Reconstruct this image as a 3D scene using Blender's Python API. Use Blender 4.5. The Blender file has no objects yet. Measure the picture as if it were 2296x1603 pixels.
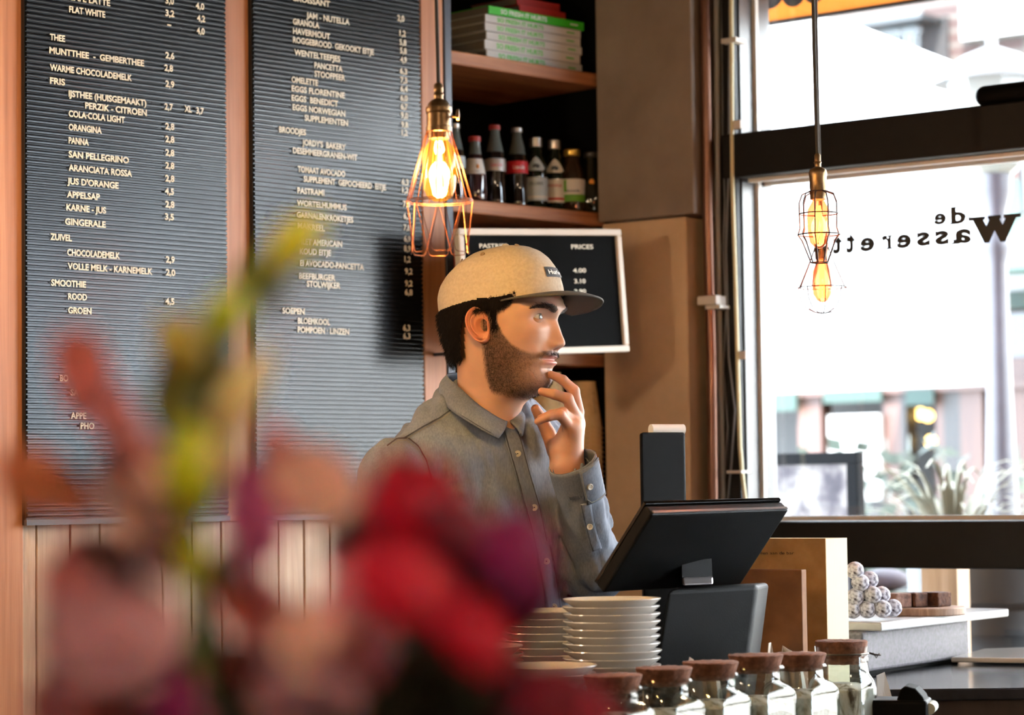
import bpy, bmesh, math, random
import numpy as np
from mathutils import Vector, Matrix, noise
sc = bpy.context.scene
COL = sc.collection
# ------------------------------------------------------------------ camera
FPX, PCX, PCY = 5600.0, 1148.0, 801.5
CAMZ = 1.38
def _cd(px, py): return Vector(((px - PCX) / FPX, -(py - PCY) / FPX, -1.0))
_v1 = _cd(6650, 1030).normalized(); _v2 = _cd(-6164, 1197).normalized()
_up = _v1.cross(_v2).normalized(); _yy = _up.cross(_v1).normalized()
ROT = Matrix((_v1, _yy, _up))                      # camera space -> world space
CAM = Vector((0, 0, CAMZ))
FOCUS = 4.2
cd = bpy.data.cameras.new('camera'); cam = bpy.data.objects.new('camera', cd); COL.objects.link(cam)
cam.matrix_world = Matrix.Translation(CAM) @ ROT.to_4x4()
cd.sensor_width = 36.0; cd.lens = 36.0 * FPX / 2296.0
cd.clip_start = 0.05; cd.clip_end = 200
cd.dof.use_dof = True; cd.dof.focus_distance = FOCUS + 0.05; cd.dof.aperture_fstop = 4.2
sc.camera = cam
sc.view_settings.view_transform = 'Standard'; sc.view_settings.look = 'None'
sc.view_settings.gamma = 1.0; sc.view_settings.use_curve_mapping = False
sc.view_settings.exposure = 0.45
cy = sc.cycles
cy.use_denoising = True; cy.max_bounces = 10; cy.diffuse_bounces = 3; cy.glossy_bounces = 4
cy.transmission_bounces = 8; cy.transparent_max_bounces = 16; cy.caustics_reflective = False; cy.caustics_refractive = False
cy.sample_clamp_indirect = 4.0
# ------------------------------------------------------------------ placing points
def ray(px, py): return ROT @ _cd(px, py)
def at(px, py, d): return CAM + ray(px, py) * d               # d = depth along the optical axis
def on(px, py, p0, n):
    r = ray(px, py); return CAM + r * ((p0 - CAM).dot(n) / r.dot(n))
ZUP = Vector((0, 0, 1))
WA = 3.8
class Frame:
    """a vertical wall frame: s along the wall, n out of the wall into the room, z up"""
    def __init__(f, o, s, n): f.o = Vector(o); f.s = Vector(s).normalized(); f.n = Vector(n).normalized()
    def P(f, s, n, z): return f.o + f.s * s + f.n * n + ZUP * z
    def px(f, px, py, n=0.0):
        p = on(px, py, f.o + f.n * n, f.n) - f.o
        return p.dot(f.s), p.z
A = Frame((0, WA, 0), (1, 0, 0), (0, -1, 0))
_corner = on(1389, 800, A.o, A.n); XC = _corner.x
_sB = -(ROT @ _v2); _sB.z = 0; _sB.normalize()
_nB = Vector((_sB.y, -_sB.x, 0)); _nB = _nB if _nB.dot(CAM - _corner) > 0 else -_nB
B = Frame((XC, WA, 0), _sB, _nB)
# image-aligned upright frame at a given depth (r right, f away from the camera, u up)
RI = ROT @ Vector((1, 0, 0)); RI.z = 0; RI.normalize()
FI = ZUP.cross(RI).normalized()
# ------------------------------------------------------------------ light
w = bpy.data.worlds.new('sky'); sc.world = w; w.use_nodes = True
_bg = w.node_tree.nodes['Background']; _bg.inputs[0].default_value = (0.72, 0.86, 1.0, 1); _bg.inputs[1].default_value = 26.0
def lamp(name, kind, loc, energy, color, **k):
    l = bpy.data.lights.new(name, kind); l.energy = energy; l.color = color
    for a, b in k.items(): setattr(l, a, b)
    o = bpy.data.objects.new(name, l); COL.objects.link(o); o.location = loc
    return o
_sun = lamp('sun', 'SUN', (0, 0, 8), 38.0, (1.0, 0.97, 0.93), angle=0.01)
_sd = (-_nB * 0.75 + _sB * (-0.30) + Vector((0, 0, -0.85))).normalized()      # over our roof, onto the far side of the street
_sun.rotation_euler = _sd.to_track_quat('-Z', 'Y').to_euler()
for _p, _e in ((at(-360, 300, 3.8), 20), (Vector((2.9, 0.4, 2.55)), 12), (Vector((0.0, 0.1, 2.4)), 38)):      # warm fill lights added out of view for pillar, room and flowers
    lamp('fill_light', 'POINT', _p, _e, (1.0, 0.74, 0.48), shadow_soft_size=0.05)

# ------------------------------------------------------------------ materials
def lin(c):
    if isinstance(c, str): c = tuple(int(c[i:i + 2], 16) / 255 for i in (0, 2, 4))
    return tuple(((v / 12.92) if v <= 0.04045 else ((v + 0.055) / 1.055) ** 2.4) for v in c[:3]) + (1.0,)
def mat(name, col='808080', rough=0.5, metal=0.0, **k):
    m = bpy.data.materials.new(name); m.use_nodes = True
    nt = m.node_tree; b = nt.nodes['Principled BSDF']
    b.inputs['Base Color'].default_value = lin(col); b.inputs['Roughness'].default_value = rough; b.inputs['Metallic'].default_value = metal
    for a, v in k.items(): b.inputs[a.replace('_', ' ')].default_value = v
    return m
def N(m, kind, **k):
    n = m.node_tree.nodes.new(kind)
    for a, v in k.items():
        if hasattr(n, a): setattr(n, a, v)
        else: n.inputs[a].default_value = v
    return n
def L(m, a, b): m.node_tree.links.new(a, b)
def bsdf(m): return m.node_tree.nodes['Principled BSDF']
def coords(m, scale=(1, 1, 1), kind='Object', rot=(0, 0, 0)):
    tc = N(m, 'ShaderNodeTexCoord'); mp = N(m, 'ShaderNodeMapping')
    mp.inputs['Scale'].default_value = scale; mp.inputs['Rotation'].default_value = rot
    L(m, tc.outputs[kind], mp.inputs[0]); return mp.outputs[0]
def ramp(m, fac, stops):
    r = N(m, 'ShaderNodeValToRGB'); e = r.color_ramp.elements
    while len(e) > len(stops): e.remove(e[-1])
    while len(e) < len(stops): e.new(0.5)
    for q, (p, c) in zip(e, stops): q.position = p; q.color = lin(c) if (isinstance(c, str) or len(c) == 3) else c
    L(m, fac, r.inputs[0]); return r.outputs[0]
def noisy(m, stops, scale=5, detail=4, vec=(1, 1, 1), rough=0.55, dist=0.0, to='Base Color', kind='Object'):
    n = N(m, 'ShaderNodeTexNoise', Scale=scale, Detail=detail, Roughness=rough, Distortion=dist)
    L(m, coords(m, vec, kind), n.inputs['Vector'])
    o = ramp(m, n.outputs['Fac'], stops)
    if to: L(m, o, bsdf(m).inputs[to])
    return n.outputs['Fac']
def bump(m, fac, strength=0.3, dist=0.01):
    b = N(m, 'ShaderNodeBump', Strength=strength, Distance=dist); L(m, fac, b.inputs['Height']); L(m, b.outputs[0], bsdf(m).inputs['Normal'])
def wood(name, a, b, c, vec=(14, 14, 0.9), scale=3.0, rough=0.55, bs=0.25):
    m = mat(name, b, rough)
    f = noisy(m, ((0.28, a), (0.5, b), (0.72, c)), scale, 6, vec, 0.62, 0.6)
    bump(m, f, bs, 0.004); return m
def emit(name, col, strength):
    m = mat(name, '000000', 0.5); b = bsdf(m); b.inputs['Emission Color'].default_value = lin(col); b.inputs['Emission Strength'].default_value = strength
    return m
def schlick(nt, f0=0.04):
    lw = nt.nodes.new('ShaderNodeLayerWeight'); lw.inputs[0].default_value = 0.5
    p = nt.nodes.new('ShaderNodeMath'); p.operation = 'POWER'; p.inputs[1].default_value = 4.0
    q = nt.nodes.new('ShaderNodeMath'); q.operation = 'MULTIPLY_ADD'; q.inputs[1].default_value = 0.9; q.inputs[2].default_value = f0
    nt.links.new(lw.outputs['Facing'], p.inputs[0]); nt.links.new(p.outputs[0], q.inputs[0]); return q.outputs[0]
def pane_glass(name, tint=(1, 1, 1, 1), f0=0.04, rough=0.02):
    m = bpy.data.materials.new(name); m.use_nodes = True; nt = m.node_tree; nt.nodes.clear()
    o = nt.nodes.new('ShaderNodeOutputMaterial'); mx = nt.nodes.new('ShaderNodeMixShader'); t = nt.nodes.new('ShaderNodeBsdfTransparent'); g = nt.nodes.new('ShaderNodeBsdfGlossy')
    t.inputs[0].default_value = tint; g.inputs['Roughness'].default_value = rough
    nt.links.new(schlick(nt, f0), mx.inputs[0]); nt.links.new(t.outputs[0], mx.inputs[1]); nt.links.new(g.outputs[0], mx.inputs[2]); nt.links.new(mx.outputs[0], o.inputs[0])
    return m

# ------------------------------------------------------------------ mesh building
class MB:
    def __init__(s): s.v = []; s.f = []; s.sm = []
    def add(s, vs, fs, smooth=False):
        b = len(s.v); s.v += [Vector(p) for p in vs]; s.f += [[b + i for i in q] for q in fs]; s.sm += [smooth] * len(fs); return s
    def hexa(s, c8):           # 4 bottom, 4 top
        return s.add(c8, [(3, 2, 1, 0), (4, 5, 6, 7), (0, 1, 5, 4), (1, 2, 6, 5), (2, 3, 7, 6), (3, 0, 4, 7)])
    def box(s, x0, x1, y0, y1, z0, z1):
        return s.hexa([(x0, y0, z0), (x1, y0, z0), (x1, y1, z0), (x0, y1, z0), (x0, y0, z1), (x1, y0, z1), (x1, y1, z1), (x0, y1, z1)])
    def fbox(s, F, s0, s1, n0, n1, z0, z1):
        return s.hexa([F.P(a, b, c) for c in (z0, z1) for a, b in ((s0, n1), (s1, n1), (s1, n0), (s0, n0))])
    def obox(s, c, ax, ay, az):   # centre, half axes
        c, ax, ay, az = map(Vector, (c, ax, ay, az))
        return s.hexa([c + ax * i + ay * j + az * k for k in (-1, 1) for i, j in ((-1, -1), (1, -1), (1, 1), (-1, 1))])
    def prism(s, poly, ext):
        n = len(poly); ext = Vector(ext); p = [Vector(q) for q in poly]
        return s.add(p + [q + ext for q in p], [list(range(n))[::-1], list(range(n, 2 * n))] + [(i, (i + 1) % n, n + (i + 1) % n, n + i) for i in range(n)])
    def loft(s, rings, close=True, cap=True, smooth=True):
        n = len(rings[0]); vs = [p for r in rings for p in r]; fs = []
        for i in range(len(rings) - 1):
            for j in range(n if close else n - 1):
                k = (j + 1) % n; fs.append((i * n + j, i * n + k, (i + 1) * n + k, (i + 1) * n + j))
        if cap and close: fs.append(tuple(range(n))[::-1]); fs.append(tuple(range((len(rings) - 1) * n, len(rings) * n)))
        return s.add(vs, fs, smooth)
    def lathe(s, prof, o=(0, 0, 0), seg=24, ax=(1, 0, 0), ay=(0, 1, 0), az=(0, 0, 1), smooth=True, cap=True):
        o, ax, ay, az = map(Vector, (o, ax, ay, az))
        return s.loft([[o + az * z + ax * (r * math.cos(2 * math.pi * i / seg)) + ay * (r * math.sin(2 * math.pi * i / seg)) for i in range(seg)] for r, z in prof], True, cap, smooth)
    def tube(s, pts, r, seg=8, closed=False, smooth=True):
        pts = [Vector(p) for p in pts]; n = len(pts); rings = []
        rs = r if isinstance(r, (list, tuple)) else [r] * n
        t0 = None; u = None
        for i in range(n):
            if closed: t = pts[(i + 1) % n] - pts[i - 1]
            else: t = pts[min(i + 1, n - 1)] - pts[max(i - 1, 0)]
            t.normalize()
            if u is None:
                u = t.orthogonal().normalized()
            else:
                u = (u - t * u.dot(t)).normalized()
            w_ = t.cross(u)
            rings.append([pts[i] + (u * math.cos(2 * math.pi * k / seg) + w_ * math.sin(2 * math.pi * k / seg)) * rs[i] for k in range(seg)])
        if closed: rings.append(rings[0])
        return s.loft(rings, True, not closed, smooth)
    def ball(s, c, r, seg=16, rings=10, sq=(1, 1, 1)):
        c = Vector(c); rr = []
        for i in range(rings + 1):
            a = -math.pi / 2 + math.pi * i / rings
            q = max(math.cos(a), 0.001)
            rr.append([c + Vector((r * q * math.cos(2 * math.pi * k / seg) * sq[0], r * q * math.sin(2 * math.pi * k / seg) * sq[1], r * math.sin(a) * sq[2])) for k in range(seg)])
        return s.loft(rr)
    def grid(s, rows, smooth=True):
        return s.loft(rows, False, False, smooth)
    def obj(s, name, m, parent=None, bevel=0.0, seg=2, solid=0.0, sub=0):
        me = bpy.data.meshes.new(name)
        off = wloc(parent)
        me.from_pydata([v - off for v in s.v], [], s.f); me.validate()
        if any(s.sm):
            if len(me.polygons) == len(s.sm): me.polygons.foreach_set('use_smooth', s.sm)
            else: me.polygons.foreach_set('use_smooth', [True] * len(me.polygons))
        me.update()
        bm = bmesh.new(); bm.from_mesh(me); bmesh.ops.recalc_face_normals(bm, faces=bm.faces); bm.to_mesh(me); bm.free()
        if any(s.sm): me.set_sharp_from_angle(angle=0.75)
        me.materials.append(m)
        o = bpy.data.objects.new(name, me); COL.objects.link(o)
        if parent: o.parent = parent
        if solid: x = o.modifiers.new('solid', 'SOLIDIFY'); x.thickness = solid; x.offset = 0
        if bevel: x = o.modifiers.new('bevel', 'BEVEL'); x.width = bevel; x.segments = seg; x.limit_method = 'ANGLE'; x.angle_limit = 0.6
        if sub: x = o.modifiers.new('sub', 'SUBSURF'); x.levels = sub; x.render_levels = sub
        return o
def wloc(p):
    v = Vector((0, 0, 0))
    while p is not None: v = v + p.location; p = p.parent
    return v
def tag(o, label=None, cat=None, group=None, kind=None):
    if label: o['label'] = label
    if cat: o['category'] = cat
    if group: o['group'] = group
    if kind: o['kind'] = kind
    return o
def thing(name, label, cat, loc=(0, 0, 0), group=None, rz=0.0):
    o = bpy.data.objects.new(name, None); COL.objects.link(o); o.location = loc; o.rotation_euler = (0, 0, rz); o.empty_display_size = 0.05
    return tag(o, label, cat, group)
def struct(o): return tag(o, kind='structure')
def local(name, build):
    """build a thing's parts around the origin"""
    return build
def dup(root, loc=None, rz=None, label=None, group=None):
    r = root.copy(); COL.objects.link(r)
    if loc is not None: r.location = loc
    if rz is not None: r.rotation_euler = (0, 0, rz)
    if label: r['label'] = label
    if group: r['group'] = group
    for ch in list(root.children):
        c = ch.copy(); COL.objects.link(c); c.parent = r
        for g in list(ch.children):
            d = g.copy(); COL.objects.link(d); d.parent = c
    return r
def arc(n, a0=0.0, a1=2 * math.pi, end=False): return [a0 + (a1 - a0) * i / (n - 1 if end else n) for i in range(n)]
def text_mesh(body, size=1.0, bold=0.0, ext=0.0):
    cu = bpy.data.curves.new('t', 'FONT'); cu.body = body; cu.size = size; cu.offset = bold; cu.extrude = ext; cu.resolution_u = 3
    ob = bpy.data.objects.new('t', cu); COL.objects.link(ob)
    dg = bpy.context.evaluated_depsgraph_get()
    me = bpy.data.meshes.new_from_object(ob.evaluated_get(dg))
    vs = [v.co.copy() for v in me.vertices]; fs = [list(p.vertices) for p in me.polygons]
    bpy.data.objects.remove(ob); bpy.data.meshes.remove(me); bpy.data.curves.remove(cu)
    return vs, fs
# ================================================================== materials of the room
M_plank = wood('plank_wood', 'a07c62', 'bc9878', 'cdae92', (16, 16, 0.7), 2.6, 0.5, 0.3)
M_post = wood('post_wood', '945a38', 'b4744a', 'c48a5e', (18, 18, 0.5), 2.2, 0.5, 0.2)
M_shelf = wood('shelf_wood', '7d4a2e', 'a4683f', 'bd8456', (1.2, 12, 22), 2.4, 0.55, 0.3)
M_black = mat('black_paint', '060606', 0.7, Specular_IOR_Level=0.1)
M_frame = mat('frame_paint', '0c0b0b', 0.55, Specular_IOR_Level=0.25); noisy(M_frame, ((0.3, '0a0909'), (0.7, '0f0e0e')), 40)
M_reveal = mat('reveal_paint', '343436', 0.35)
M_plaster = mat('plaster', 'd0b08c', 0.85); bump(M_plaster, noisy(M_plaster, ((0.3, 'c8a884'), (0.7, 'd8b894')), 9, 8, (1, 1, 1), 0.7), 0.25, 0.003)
M_wallpaint = mat('wall_paint', 'b39a7e', 0.9)
M_dark = mat('dark_wall', '1b1917', 0.8)
M_floor = wood('floor_wood', '4a3524', '5e4430', '70533b', (1, 12, 1), 2, 0.5, 0.2)
M_ceil = mat('ceiling_paint', '4a4238', 0.9)
M_bead = mat('glazing_bead', 'e8e8e6', 0.35)
M_glass = pane_glass('window_glass')

zc = 3.1
# room shell
struct(MB().box(-2.2, 7.0, -3.2, 4.3, -0.1, 0.0).obj('floor', M_floor))
struct(MB().box(-2.2, 6.2, -3.2, 4.3, zc, zc + 0.1).obj('ceiling', M_ceil))
struct(MB().box(-2.2, -2.1, -3.2, 4.0, 0, zc).obj('wall_left', M_wallpaint))
struct(MB().box(-2.2, 6.0, -3.2, -3.1, 0, zc).obj('wall_front', M_wallpaint))
# wall A: vertical planks behind everything, with an opening for the shelf recess
S_SH0, _ = A.px(1008, 500); S_SH1, _ = A.px(1376, 500); S_REC0 = S_SH0 + 0.004
seams = [A.px(x, 1250)[0] for x in (15, 82, 158, 225, 296, 364, 430, 497, 565, 625, 683, 742, 800, 860, 915, 962)]
left = [seams[0] - 0.075 * k for k in range(1, 64)]
xs = sorted(left) + seams + [S_SH0]
m = MB()
for a, b in zip(xs[:-1], xs[1:]):
    m.fbox(A, a + 0.0012, b - 0.0012, -0.02 - 0.0015 * random.Random(int(a * 1000)).random(), 0.0 - 0.002 * random.Random(int(a * 777)).random(), 0, zc)
struct(m.obj('wall_back', M_plank, bevel=0.0015, seg=1))
struct(MB().fbox(A, -2.2, S_SH0, -0.12, -0.025, 0, zc).fbox(A, S_SH0, XC + 0.02, -0.46, -0.40, 0, zc).obj('wall_back_core', M_black))
# battens between the boards
_pc = [A.px(-110, 500)[0], A.px(45, 500)[0], A.px(517, 500)[0], A.px(565, 500)[0], A.px(958, 500)[0], A.px(992, 500)[0]]
zt_ = A.px(60, 1180)[1]
struct(MB().fbox(A, _pc[0], _pc[1], 0, 0.008, 0, zc).obj('trim_1', M_post, bevel=0.002))
struct(MB().fbox(A, _pc[2] - 0.03, _pc[3] + 0.01, 0.0, 0.008, zt_, zc).obj('trim_2', M_post, bevel=0.002))
struct(MB().fbox(A, _pc[4] - 0.02, _pc[5], 0.0, 0.008, 0, zc).obj('trim_3', M_post, bevel=0.002))

# ------------------------------------------------------------------ shelf unit set in the wall
REC = 0.36
shu = thing('shelf_unit', 'tall black shelving unit with wooden shelves set in the wall beside the menu boards', 'shelf', A.P((S_SH0 + S_SH1) / 2, 0, 0))
MB().fbox(A, S_SH0, S_SH1 + 0.02, -REC - 0.02, -REC, 0, zc - 0.02).obj('back_panel', M_black, shu)
_u0 = A.px(991, 300)[0]
M_steel = mat('blue_grey_steel', '35373e', 0.4, 0.3)
MB().fbox(A, _u0 + 0.001, S_SH0 + 0.003, -REC, 0.010, 0, zc - 0.02).obj('side_post', M_steel, shu, bevel=0.002)
_j0 = A.px(1356, 300)[0]
MB().fbox(A, _j0, S_SH1, -REC, 0.0, 0, zc - 0.02).obj('side_panel', M_black, shu)
_t1 = XC - 0.004
MB().fbox(A, S_SH1, _t1, -REC, 0.004, 0, zc - 0.02).obj('edge_strip', M_post, shu, bevel=0.002)
SHELF_Z = []
for (px_, yt, yb) in ((1355, 167, 196), (1364, 479, 508), (1372, 795, 823), (1377, 1113, 1140)):
    zt = A.px(px_, yt)[1]; zb = A.px(px_, yb)[1]; SHELF_Z.append(zt)
    MB().fbox(A, S_SH0 + 0.004, _j0 - 0.001, -REC + 0.002, -0.002, zb, zt).obj('shelf', M_shelf, shu, bevel=0.003)

# ------------------------------------------------------------------ wall B: pillar, pipes, window
S_P = B.px(1543, 800, 0.06)[0]; S_P2 = B.px(1553, 300, 0.075)[0]; z_st = B.px(1450, 490, 0.06)[1]
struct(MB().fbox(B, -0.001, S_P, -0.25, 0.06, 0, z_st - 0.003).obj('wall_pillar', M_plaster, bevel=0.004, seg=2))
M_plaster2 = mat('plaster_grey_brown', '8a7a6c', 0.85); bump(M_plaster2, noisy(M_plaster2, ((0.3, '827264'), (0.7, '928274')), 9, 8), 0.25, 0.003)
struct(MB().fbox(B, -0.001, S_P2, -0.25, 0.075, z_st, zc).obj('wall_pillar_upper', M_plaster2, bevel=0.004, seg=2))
# window geometry
NG = -0.10                                      # plane of the glass
s_f0 = B.px(1640, 700)[0]                       # dark mullion left edge
s_r0 = B.px(1666, 700)[0]                       # reveal starts
s_g0 = B.px(1742, 800, NG)[0]                   # glass starts
S_END = B.px(2296, 800)[0] + 2.9               # far jamb, beyond the frame
z_t1 = B.px(1980, 266)[1]; z_t0 = B.px(2000, 366)[1]
z_s1 = B.px(1900, 1168)[1]; z_s0 = B.px(1990, 1273)[1]
z_top = z_t1 + 0.36; z_low = 0.93
print('window', s_f0, s_g0, S_END, z_t0, z_t1, z_s0, z_s1)
wb = MB().fbox(B, S_P - 0.01, s_f0 + 0.002, -0.114, -0.02, 0, zc)
wb.fbox(B, s_f0, S_END, -0.26, -0.02, z_top + 0.05, zc).fbox(B, s_f0, S_END + 2.2, -0.26, -0.02, 0, z_low - 0.04)
wb.fbox(B, S_END, S_END + 2.2, -0.26, 0.0, z_low - 0.04, zc)
struct(wb.obj('wall_right', M_dark))
wf = MB().fbox(B, s_f0, s_r0, -0.115, 0.02, z_low, zc)                                  # mullion
wf.fbox(B, s_f0, S_END, -0.115, 0.03, z_t0, z_t1)                                        # transom
wf.fbox(B, s_f0, S_END, -0.115, 0.03, z_s0, z_s1)                                        # sill beam
wf.fbox(B, s_f0, S_END, -0.115, 0.0, z_top, z_top + 0.06).fbox(B, s_f0, S_END, -0.115, 0.0, z_low - 0.05, z_low)
wf.fbox(B, S_END - 0.05, S_END, -0.115, 0.0, z_low, z_top)
struct(wf.obj('window_1', M_frame, bevel=0.004))
_g0 = B.px(1700, 800, -0.055)[0]
rv = MB().fbox(B, s_r0, s_r0 + 0.004, -0.05, 0.0, z_s1, z_t0).fbox(B, s_r0, s_r0 + 0.004, -0.05, 0.0, z_t1, z_top)
struct(rv.obj('trim_4', M_reveal))
rv = MB().fbox(B, s_r0, s_r0 + 0.010, -0.115, -0.068, z_s1, z_t0).fbox(B, s_r0, s_r0 + 0.010, -0.115, -0.068, z_t1, z_top)
struct(rv.obj('trim_6', mat('reveal_dark', '1a1a1b', .4)))
bd = MB()
for za, zb in ((z_s1, z_t0), (z_t1, z_top)):
    bd.fbox(B, s_r0, s_r0 + 0.0125, -0.066, -0.054, za, zb)
bd.fbox(B, s_r0 + 0.01, S_END - 0.05, -0.095, -0.075, z_s1, z_s1 + 0.010)
bd.fbox(B, s_r0 + 0.01, S_END - 0.05, -0.03, -0.015, z_t0 - 0.008, z_t0 + 0.001).fbox(B, s_r0 + 0.01, S_END - 0.05, -0.095, -0.08, z_t0 - 0.010, z_t0 + 0.001)
struct(bd.obj('trim_5', M_bead))
for k, (za, zb) in enumerate(((z_s1, z_t0), (z_t1, z_top), (z_low, z_s0))):
    struct(MB().fbox(B, s_r0, S_END - 0.05, NG - 0.003, NG + 0.003, za, zb).obj('window_%d' % (k + 2), M_glass))

# ------------------------------------------------------------------ letter boards
M_board = mat('letter_board_felt', '0e0f10', 0.36, 0.0, Specular_IOR_Level=0.26)
_n = N(M_board, 'ShaderNodeTexNoise', Scale=3.0, Detail=5, Roughness=0.55, Distortion=0.6)
L(M_board, coords(M_board, (1.0, 1.0, 0.6)), _n.inputs['Vector'])
_r = ramp(M_board, _n.outputs['Fac'], ((0.25, (0.26, 0.26, 0.26, 1)), (0.75, (0.16, 0.16, 0.16, 1)))); L(M_board, _r, bsdf(M_board).inputs['Roughness'])
M_letter = mat('cream_plastic', 'efe6cf', 0.5)
M_bframe = mat('board_edge', '0b0b0b', 0.5)
NBRD = 0.026
CAPV, CAPF = text_mesh('H'); CAPH = max(v.y for v in CAPV)
def text_on(mb, P, body, s0, z0, s1, h, n=0.0, bold=0.02, ext=0.0):
    """text on a flat place: P(s, n, z) -> world, from s0 to s1 along, baseline z0, cap height h"""
    vs, fs = text_mesh(body, 1.0, bold, 0.0)
    if not vs: return
    xa = min(v.x for v in vs); xb = max(v.x for v in vs)
    k = (s1 - s0) / max(xb - xa, 1e-6)
    mb.add([P(s0 + (v.x - xa) * k, n + v.z, z0 + v.y * h / CAPH) for v in vs], fs)
def row(mb, F, n, body, x0, y0, x1, hp):
    s0, z0 = F.px(x0, y0, n); s1, _ = F.px(x1, y0, n); _, z1 = F.px(x0, y0 - hp, n)
    text_on(mb, F.P, body, s0, z0, s1, z1 - z0, n, 0.030)
def letter_board(label, xl, xr, ybot, pitch, rows, prices, hp):
    nf = NBRD
    s0, zb = A.px(xl, ybot, nf); s1, _ = A.px(xr, ybot, nf); zt = 2.62
    root = thing('letter_board', label, 'menu board', A.P((s0 + s1) / 2, 0.01, zb))
    rowsv = []; z = zb + 0.012
    prof = ((0.0, 0.0), (0.24, 0.0), (0.29, 0.92), (0.40, 0.98), (0.64, 1.0), (0.88, 0.98), (0.97, 0.92))
    while z < zt:
        for t, hgt in prof: rowsv.append([A.P(s, nf - 0.006 + 0.0042 * hgt, z + t * pitch) for s in (s0 + 0.002, s1 - 0.002)])
        z += pitch
    MB().grid(rowsv, False).obj('grooved_panel', M_board, root)
    MB().fbox(A, s0, s1, 0.0085, nf - 0.007, zb, zt + 0.01).obj('backing', M_bframe, root, bevel=0.001)
    fr = MB().fbox(A, s0 - 0.001, s1 + 0.001, nf - 0.010, nf - 0.001, zb, zb + 0.010)
    fr.obj('bottom_edge', mat('board_edge_grey', '55565a', 0.4), root)
    for nm, lst in (('menu_line', rows), ('price_line', prices)):
        for r in lst: a = MB(); row(a, A, nf, *r, hp); a.obj(nm, M_letter, root)
    return root
R1 = [('CAFE LATTE', 154, -1, 247), ('FLAT WHITE', 155, 27, 236), ('THEE', 112, 89, 146), ('MUNTTHEE  -  GEMBERTHEE', 111, 119, 323), ('WARME CHOCOLADEMELK', 112, 157, 296),
      ('FRIS', 112, 187, 146), ('IJSTHEE (HUISGEMAAKT)', 154, 216, 328), ('PERZIK - CITROEN', 191, 243, 329), ('COLA\u00b7COLA LIGHT', 154, 261, 280), ('ORANGINA', 154, 291, 228),
      ('PANNA', 154, 321, 199), ('SAN PELLEGRINO', 154, 352, 289), ('ARANCIATA ROSSA', 154, 382, 296), ("JUS D'ORANGE", 151, 412, 266), ('APPELSAP', 150, 442, 224),
      ('KARNE - JUS', 149, 471, 238), ('GINGERALE', 146, 503, 237), ('ZUIVEL', 113, 537, 161), ('CHOCOLADEMELK', 151, 572, 269), ('VOLLE MELK - KARNEMELK', 152, 603, 342),
      ('SMOOTHIE', 115, 640, 193), ('ROOD', 153, 671, 195), ('GROEN', 153, 702, 205), ('BO', 135, 854, 154), ('SA', 159, 886, 177), ('APPE', 159, 938, 194), ('PHO', 181, 961, 212)]
P1 = [('3,0', 371, 7, 390), ('4,0', 439, 19, 458), ('3,2', 371, 35, 391), ('4,2', 442, 47, 460), ('-', 375, 60, 384), ('4,0', 441, 75, 459), ('2,6', 371, 130, 391), ('2,8', 369, 158, 388),
      ('2,9', 371, 194, 391), ('2,7', 369, 245, 388), ('XL', 414, 250, 430), ('3,7', 440, 254, 457), ('2,8', 371, 289, 391), ('2,8', 371, 318, 391), ('2,8', 371, 348, 391), ('2,8', 371, 377, 391),
      ('2,8', 371, 406, 391), ('4,5', 370, 435, 390), ('2,8', 371, 464, 391), ('3,5', 370, 492, 390), ('2,9', 372, 588, 392), ('2,0', 372, 617, 393), ('4,5', 371, 682, 391), ('3', 368, 910, 376)]
R2 = [('CROISSANT', 655, 1, 740), ('JAM - NUTELLA', 687, 40, 784), ('GRANOLA', 657, 54, 716), ('HAVERMOUT', 657, 75, 740), ('ROGGEBROOD  GEKOOKT EITJE', 657, 95, 838), ('WENTELTEEFJES', 660, 123, 763),
      ('PANCETTA', 705, 152, 768), ('STOOFPEER', 705, 171, 774), ('OMELETTE', 654, 184, 713), ('EGGS FLORENTINE', 654, 204, 773), ('EGGS  BENEDICT', 654, 225, 758), ('EGGS NORWEGIAN', 656, 246, 774),
      ('SUPPLEMENTEN', 683, 270, 780), ('BROODJES', 626, 296, 686), ("JORDY'S  BAKERY", 678, 325, 775), ('DESEMMEERGRANEN-WIT', 657, 343, 801), ('TOMAAT AVOCADO', 668, 385, 774),
      ('SUPPLEMENT  GEPOCHEERD  EITJE', 681, 407, 865), ('PASTRAMI', 667, 433, 727), ('WORTELHUMMUS', 666, 461, 777), ('GARNALENKROKETJES', 666, 488, 792), ('MAKREEL', 668, 513, 728),
      ('FILET AMERICAIN', 668, 546, 767), ('KOUD EITJE', 671, 568, 742), ('EI AVOCADO-PANCETTA', 672, 595, 816), ('BEEFBURGER', 670, 624, 752), ('STOLWIJKER', 688, 642, 763),
      ('SOEPEN', 633, 702, 683), ('BLOEMKOOL', 668, 725, 740), ('POMPOEN \u00b7 LINZEN', 668, 745, 783)]
P2 = [('2,0', 891, 46, 907), ('1,2', 896, 80, 910), ('5,8', 896, 100, 911), ('5,8', 897, 119, 912), ('4,9', 898, 139, 912), ('6,3', 897, 165, 913), ('7,3', 898, 185, 913), ('6,4', 898, 204, 914), ('6,0', 898, 225, 914),
      ('6,7', 899, 244, 914), ('9,0', 899, 264, 915), ('9,8', 900, 285, 915), ('1,2', 901, 303, 914), ('6,3', 901, 414, 916), ('1,2', 902, 432, 916), ('7,3', 904, 463, 919), ('6,3', 905, 490, 920), ('7,8', 905, 516, 920), ('6,9', 906, 541, 921),
      ('8,9', 906, 563, 921), ('1,2', 907, 587, 921), ('9,2', 908, 614, 925), ('9,2', 908, 641, 925), ('6,8', 908, 661, 925), ('6,3', 904, 741, 920), ('6,3', 904, 759, 920)]
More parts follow.
